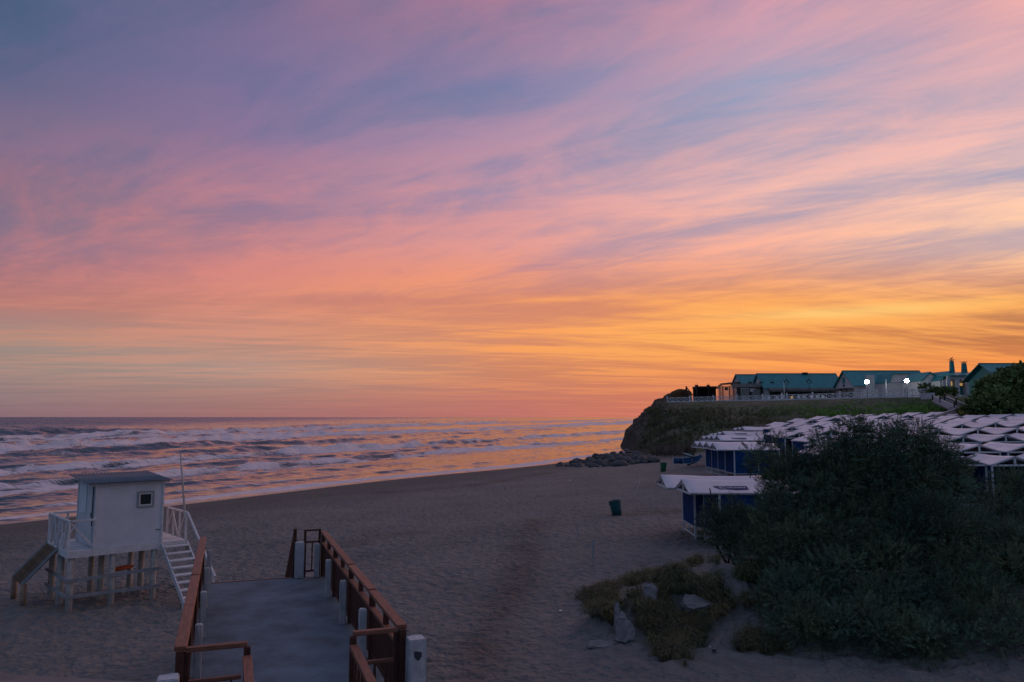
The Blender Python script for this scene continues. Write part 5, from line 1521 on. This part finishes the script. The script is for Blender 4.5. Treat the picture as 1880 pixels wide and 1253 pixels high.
for q in (.4, .8): bar('middle_rail', tops[0] - Vector((0, 0, q)), tops[1] - Vector((0, 0, q)), .05, .05, M['iron'], ST); bar('middle_rail', tops[1] - Vector((0, 0, q)), tops[2] - Vector((0, 0, q)), .05, .05, M['iron'], ST)
w_ = bar('low_wall', at_y(1692, 728, 112), at_y(1715, 727, 110), .4, .9, M['kerb'], None); tag(w_, 'low pale wall between the fence end and the stairs', 'wall')

# ------------------------------------------------------------------ foliage
def spray(seed, n=16, L=.45, leaf=.11, w=.02, droop=.2, spread=.9, tri=False):
    """a feathery twig along +z: n thin leaf faces, two triangles each"""
    r_ = np.random.default_rng(seed)
    t = np.linspace(.08, 1, n); ang = r_.uniform(0, 2 * math.pi, n)
    base = np.stack([droop * t ** 2 * L * .6, np.zeros(n), t * L], -1)
    out = np.stack([np.cos(ang) * spread, np.sin(ang) * spread, np.full(n, 1.0)], -1) * (1.15 - .55 * t)[:, None]
    out /= np.linalg.norm(out, axis=1)[:, None]
    side = np.cross(out, r_.normal(size=(n, 3))); side /= np.linalg.norm(side, axis=1)[:, None]
    ln = leaf * r_.uniform(.7, 1.3, n)[:, None]
    if tri: return np.stack([base + out * ln * .25 - side * w, base + out * ln * .25 + side * w, base + out * ln * 1.1], 1)
    a = base - side * w / 2 * .4; b = base + out * ln * .5 - side * w; c = base + out * ln; d = base + out * ln * .5 + side * w
    return np.stack([a, b, c, d], 1)                      # n quads
def scatter(tmpl, pos, dirs, scale, tint, seed):
    r_ = np.random.default_rng(seed)
    N = len(pos); z = dirs / np.linalg.norm(dirs, axis=1)[:, None]
    ref = np.where(np.abs(z[:, 2:3]) > .95, [[1.0, 0, 0]], [[0, 0, 1.0]])
    x = np.cross(ref, z); x /= np.linalg.norm(x, axis=1)[:, None]; y = np.cross(z, x)
    a = r_.uniform(0, 2 * math.pi, N)[:, None]
    x, y = x * np.cos(a) + y * np.sin(a), -x * np.sin(a) + y * np.cos(a)
    Rm = np.stack([x, y, z], -1)
    which = r_.integers(0, len(tmpl), N)
    V, C = [], []
    for k, t in enumerate(tmpl):
        m = which == k
        if not m.any(): continue
        q = t.reshape(-1, 3)
        v = np.einsum('nij,kj->nki', Rm[m], q) * scale[m][:, None, None] + pos[m][:, None, :]
        V.append(v.reshape(-1, 3)); C.append(np.repeat(tint[m], len(q), axis=0))
    V = np.concatenate(V); C = np.concatenate(C)
    return V, np.arange(len(V)).reshape(-1, tmpl[0].shape[1]), C
def tints(n, seed, lo=.65, hi=1.35, warm=.12):
    r_ = np.random.default_rng(seed); b = r_.uniform(lo, hi, n); q = r_.normal(0, warm, n)
    return np.stack([b * (1 + q), b * (1 + q * .35), b * (1 - q)], -1)
def bush(name, label, cat, lobes, dens, m, tm, seed, base, stems, sc=(.8, 1.3), up=.2, shell=.55, puff=.40, group=None, stemr=.09):
    r_ = np.random.default_rng(seed)
    P, D, TN = [], [], []
    for i, (c, rad) in enumerate(lobes):
        rad = np.array(rad if hasattr(rad, '__len__') else (rad,) * 3, float)
        area = 4 * math.pi * (rad[0] * rad[1] + rad[1] * rad[2] + rad[0] * rad[2]) / 3
        n = int(dens * area / 12.566)
        rc = puff * min(1.0, float(rad.mean()) / .8)
        nc = max(5, int(area / (rc * rc * 2.1)))
        d = r_.normal(size=(nc, 3)); d /= np.linalg.norm(d, axis=1)[:, None]
        cc = c + d * rad * (1 - .42 * r_.random(nc) ** 1.6 + r_.normal(0, .07, nc))[:, None]
        cs = rc * r_.uniform(.6, 1.45, nc); ct = r_.uniform(.55, 1.45, nc); cw = r_.normal(0, .07, nc)
        k = r_.integers(0, nc, n)
        e = r_.normal(size=(n, 3)); e /= np.linalg.norm(e, axis=1)[:, None]
        p = cc[k] + e * (cs[k] * (.45 + .5 * r_.random(n) ** .5))[:, None] * [1, 1, .85]
        P.append(p); D.append(e + d[k] * .35 + [0, 0, up] + r_.normal(0, .22, (n, 3)))
        tt = tints(n, seed + i, .8, 1.2, .05) * ct[k][:, None]
        hi_ = np.clip((p[:, 2] - (c[2] - rad[2])) / (2 * rad[2]), 0, 1)
        tt[:, 0] *= 1 + cw[k] ; tt[:, 2] *= 1 - cw[k]
        TN.append(tt)
    P, D, TN = np.concatenate(P), np.concatenate(D), np.concatenate(TN)
    keep = P[:, 2] > zg(P[:, 0], P[:, 1]) + .05 if base is not None else np.ones(len(P), bool)
    P, D, TN = P[keep], D[keep], TN[keep]
    V, Fq, C = scatter(tm, P, D, r_.uniform(sc[0], sc[1], len(P)), TN, seed + 99)
    t = thing(name, label, cat, T(base), group)
    WMc = WM[t]
    link('crown', mesh_np('crown', V - np.array(base), Fq, m, False, C), WMc, t)
    bm = bmesh.new()
    for k, (c, rad) in enumerate(lobes[:stems]):
        e = Vector(c) - Vector(base); s = Vector((random.uniform(-.4, .4), random.uniform(-.3, .3), -.3))
        mid_ = s.lerp(e, .5) + Vector((random.uniform(-.3, .3), random.uniform(-.3, .3), random.uniform(0, .4)))
        bm_tube(bm, [s, mid_, e, e + (e - mid_) * .45], [stemr, stemr * .75, stemr * .4, .02], 7)
        for j in range(3):
            q = mid_.lerp(e, random.random()); u = Vector((random.uniform(-1, 1), random.uniform(-1, 1), random.uniform(.2, 1))) * float(np.mean(rad)) * .8
            bm_tube(bm, [q, q + u * .5, q + u], [stemr * .4, stemr * .25, .012], 6)
    link('trunk', bm_mesh('trunk', bm, M['bark'], True), WMc, t)
    return t, len(V)
TAM = [spray(s, 26, .28, .068, .0092, .3, .8, True) for s in range(6)]
def lobe(px, py, Y, r): return (np.array(at_y(px, py, Y)), r)
Yc = 21.5
big = [lobe(1570, 965, 22.5, (2.0, 1.8, 1.75)), lobe(1490, 905, 22.0, (1.15, 1.2, .95)), lobe(1610, 875, 22.5, (1.35, 1.3, 1.0)), lobe(1690, 885, 22.5, (1.2, 1.2, .9)), lobe(1775, 1020, 21.5, (1.45, 1.3, 1.15)),
       lobe(1690, 1010, 20.8, (1.7, 1.4, 1.4)), lobe(1480, 1000, 21.2, (1.35, 1.3, 1.25)), lobe(1580, 1075, 19.8, (1.5, 1.2, 1.1)), lobe(1740, 1105, 19.4, (1.5, 1.1, 1.0)), lobe(1452, 955, 22.0, (.75, .8, .75)), lobe(1405, 1030, 21.4, (.75, .7, .65)),
       lobe(1860, 1090, 19.2, (1.2, 1.0, 1.0)), lobe(1475, 1095, 19.8, (.95, .8, .7)), lobe(1815, 1000, 22.3, (.75, .8, .6)), lobe(1640, 1140, 18.7, (1.1, .8, .55)), lobe(1440, 884, 22.3, (.45, .45, .42)), lobe(1578, 830, 22.3, (.6, .6, .5)), lobe(1655, 826, 22.8, (.45, .45, .45)), lobe(1725, 858, 22.6, (.5, .5, .42)), lobe(1540, 850, 22.2, (.6, .6, .5)), lobe(1520, 1140, 18.8, (.7, .6, .4)), lobe(1800, 1150, 18.6, (1.1, .8, .6)), lobe(1860, 1150, 18.2, (1.2, .8, .7)), lobe(1755, 1172, 17.6, (1.0, .7, .45)), lobe(1570, 1158, 17.9, (.9, .6, .45)), lobe(1485, 1150, 18.3, (.75, .6, .45)), lobe(1660, 1178, 17.5, (.95, .7, .42)), lobe(1850, 1180, 17.3, (1.0, .7, .5)), lobe(1445, 1105, 19.2, (.6, .6, .5)), lobe(1880, 1030, 20.5, (1.0, 1.0, .8)), lobe(1418, 992, 22.4, (.5, .5, .45)), lobe(1460, 862, 22.6, (.4, .4, .35))]
# thin leaders that stick out of the top
for px, py in ((1405, 830), (1420, 812), (1510, 812), (1545, 790), (1570, 778), (1592, 786), (1620, 800), (1650, 786), (1665, 796), (1690, 790), (1705, 806), (1735, 822), (1462, 838), (1385, 838), (1760, 868), (1800, 900)):
    big.append(lobe(px, py + 8, random.uniform(21.6, 22.9), (.20, .20, .34)))
tb = big[0][0]; base = Vector((tb[0] + .6, 21.0, zf(tb[0] + .6, 21.0)))
TAMN = []
b1_, n1_ = bush('tamarisk_bush', 'huge dark feathery tamarisk bush hiding the beach tents', 'bush', big, 2050, M['tam'], TAM, 500, base, 15, (.55, 1.05))
lf = [lobe(1338, 966, 24.2, (.60, .6, .45)), lobe(1310, 956, 24.2, (.30, .3, .28)), lobe(1310, 926, 24.2, (.10, .10, .16)), lobe(1347, 938, 24.4, (.32, .32, .28)), lobe(1378, 985, 23.6, (.7, .7, .6)), lobe(1345, 995, 23.8, (.45, .45, .35))]
bl_ = lf[0][0]; bush('tamarisk_bush', 'small yellowish tamarisk bush before the nearest tent', 'bush', lf, 2400, M['tam'], TAM, 520, Vector((bl_[0] + .2, 23.9, zf(bl_[0] + .2, 23.9))), 4, (.6, 1.0), stemr=.05)
rt = [lobe(1845, 898, 24.5, (.50, .5, .45)), lobe(1832, 940, 24.3, (.75, .7, .6)), lobe(1872, 965, 24, (.7, .7, .6)), lobe(1900, 1000, 23, (1.0, .9, .9))]
bl_ = rt[0][0]; bush('tamarisk_bush', 'paler tamarisk bush at the right frame edge before the blue drape', 'bush', rt, 2200, M['tam'], TAM, 540, Vector((bl_[0], 24.3, zf(bl_[0], 24.3))), 3, (.6, 1.0), stemr=.05)
SH = [spray(s + 40, 9, .8, .42, .14, .3, 1.1) for s in range(4)]
hs_ = [lobe(1866, 728, 90, (2.9, 2.4, 2.4)), lobe(1838, 740, 89, (2.0, 1.8, 1.4)), lobe(1884, 702, 91, (2.0, 1.8, 1.6)), lobe(1805, 755, 88.5, (1.6, 1.3, .8)), lobe(1850, 750, 87.5, (3.0, 1.6, 1.5)), lobe(1905, 730, 88, (3, 2.5, 3)), lobe(1820, 720, 91, (1.1, 1, .9))]
bush('hillside_shrub', 'rounded bright green shrub beside the stairs at the right edge', 'shrub', hs_, 300, M['shrub'], SH, 560, Vector((60, 90, zf(60, 90))), 4, (.6, 1.0), puff=.7)
hq = [lobe(1727, 719, 127, (1.0, .6, .55)), lobe(1715, 720, 111.2, (.8, .6, .5)), lobe(1736, 719, 111.0, (.7, .5, .5))]
def nb_bush(label, lobes_, dens, seed, Yb_):
    c_ = lobes_[0][0]; return bush('clipped_shrub', label, 'shrub', lobes_, dens, M['shrub'], SH, seed, Vector((c_[0], Yb_, PLAT - .1)), 1, (.25, .45), puff=.25)
nb_bush('low green hedge under the window band of the white wing', hq, 900, 570, 125.5)
nb_bush('dark round shrub at the inland end of the white fence', [lobe(1698, 717, 121, (.8, .6, .8))], 900, 572, 121)
nb_bush('small green shrub beside the lit clubhouse window', [lobe(1750.5, 720, 123.6, (.5, .45, .6))], 900, 574, 123.6)
# scrub and grass on the headland slope and its tip
r_ = np.random.default_rng(900)
TUFT = [spray(s + 70, 10, .32, .55, .035, .2, .8) for s in range(5)]
N = 15000
uu = r_.uniform(2.6, K - 2.2, N); rrn = r_.uniform(.05, .95, N)
ok = (uu > 3.9) | (rrn > .5)
uu, rrn = uu[ok], rrn[ok]
pos = np.array([on_slope(u, r) for u, r in zip(uu, rrn)])
cl = fbm(pos[:, 0] * .22, pos[:, 1] * .22 + pos[:, 2] * .3, 910, 4)
keep = r_.random(len(pos)) < np.clip((cl - .36) * 5, .22, 1); pos, cl = pos[keep], cl[keep]
green = sstep(40, 56, pos[:, 0])[:, None]  # inland tufts greener, with the lamps' light on the grass put into the tint
tn = tints(len(pos), 911, .7, 1.3, .10) * (np.array([[1.15, 1.0, .9]]) * (1 - green) + np.array([[1.7, 2.7, 1.15]]) * green) * (.9 + .8 * cl[:, None])
V, Fq, C = scatter(TUFT, pos - [0, 0, .1], np.tile([[-.1, -.25, 1.0]], (len(pos), 1)) + r_.normal(0, .25, (len(pos), 3)), r_.uniform(.6, 1.4, len(pos)) * np.clip((9.05 - pos[:, 2]) / 2.5, .28, 1), tn, 912)
o = link('slope_scrub', mesh_np('slope_scrub', V, Fq, M['scrub'], False, C)); o['kind'] = 'stuff'
# dry reeds at the headland foot
n_ = 420
px = r_.uniform(1196, 1275, n_); py = r_.uniform(828, 842, n_)
pos = np.array([at_ground(a, b) for a, b in zip(px, py)])
REED = [spray(s + 90, 12, .5, 1.0, .03, .2, .35) for s in range(4)]
V, Fq, C = scatter(REED, pos, np.tile([[0, 0, 1.0]], (n_, 1)) + r_.normal(0, .14, (n_, 3)), r_.uniform(.8, 1.5, n_), tints(n_, 921, .7, 1.3, .08), 922)
o = link('dry_reeds', mesh_np('dry_reeds', V, Fq, M['reed'], False, C)); o['kind'] = 'stuff'
# grass on the dune
def blade_tuft(seed, n=26, h=.30):
    q = np.random.default_rng(seed); a = q.uniform(0, 2 * math.pi, n); s = q.uniform(.3, 1.15, n); hh = h * q.uniform(.6, 1.2, n)
    d = np.stack([np.cos(a), np.sin(a), np.zeros(n)], -1); sd = np.stack([-np.sin(a), np.cos(a), np.zeros(n)], -1) * .0045
    b = d * q.uniform(0, .06, n)[:, None]; mid_ = b + d * (s * hh * .4)[:, None] + np.array([0, 0, 1]) * (hh * .7)[:, None]; tip = b + d * (s * hh * 1.1)[:, None] + np.array([0, 0, 1]) * (hh * (.95 - .5 * s))[:, None]
    q1 = np.stack([b - sd, b + sd, mid_ + sd, mid_ - sd], 1); q2 = np.stack([mid_ - sd, mid_ + sd, tip + sd * .2, tip - sd * .2], 1)
    return np.concatenate([q1, q2])
GT = [blade_tuft(s + 130) for s in range(6)]
poly = [(1036, 1106), (1110, 1078), (1180, 1056), (1235, 1048), (1290, 1022), (1330, 1010), (1400, 1040), (1420, 1100), (1330, 1130), (1300, 1150), (1290, 1190), (1240, 1215), (1205, 1195), (1180, 1160), (1120, 1145), (1060, 1122)]
pp, tnl = [], []
tries = 0
while len(pp) < 1900 and tries < 20000:
    tries += 1
    a, b = random.uniform(1030, 1425), random.uniform(1008, 1220)
    if not inpoly(a, b, poly): continue
    d_ = float(fbm(np.array([a * .02]), np.array([b * .035]), 940, 3)[0])
    if random.random() > (d_ - .38) * 6 * (1.0 if b < 1100 else .6 if b < 1130 else .22): continue
    if any(abs(a - sx) < w and abs(b - sy) < h_ for sx, sy, w, h_ in ((1146, 1150, 16, 30), (1192, 1098, 16, 18), (1280, 1120, 26, 14))): continue
    pp.append(at_ground(a, b)); tnl.append(1.35 if b < 1078 else 1.05)  # tufts on the crest tinted lighter to stand for the light falling there
for a, b, n_ in ((1392, 1178, 60), (1372, 1190, 30), (1420, 1195, 40), (1232, 1205, 40)):
    for k in range(n_): pp.append(at_ground(random.gauss(a, 13), random.gauss(b, 6))); tnl.append(.9)
pp = np.array(pp); tnl = np.array(tnl)
V, Fq, C = scatter(GT, pp - [0, 0, .04], np.tile([[0, 0, 1.0]], (len(pp), 1)) + r_.normal(0, .22, (len(pp), 3)), r_.uniform(.6, 1.3, len(pp)), tints(len(pp), 941, .6, 1.3, .12) * tnl[:, None], 942)
o = link('dune_grass', mesh_np('dune_grass', V, Fq, M['grass'], False, C)); o['kind'] = 'stuff'
# remove prototypes that were never placed
for src in P_ROW + P_SEA:
    if src not in first:
        for ch in list(src.children): bpy.data.objects.remove(ch)
        bpy.data.objects.remove(src)
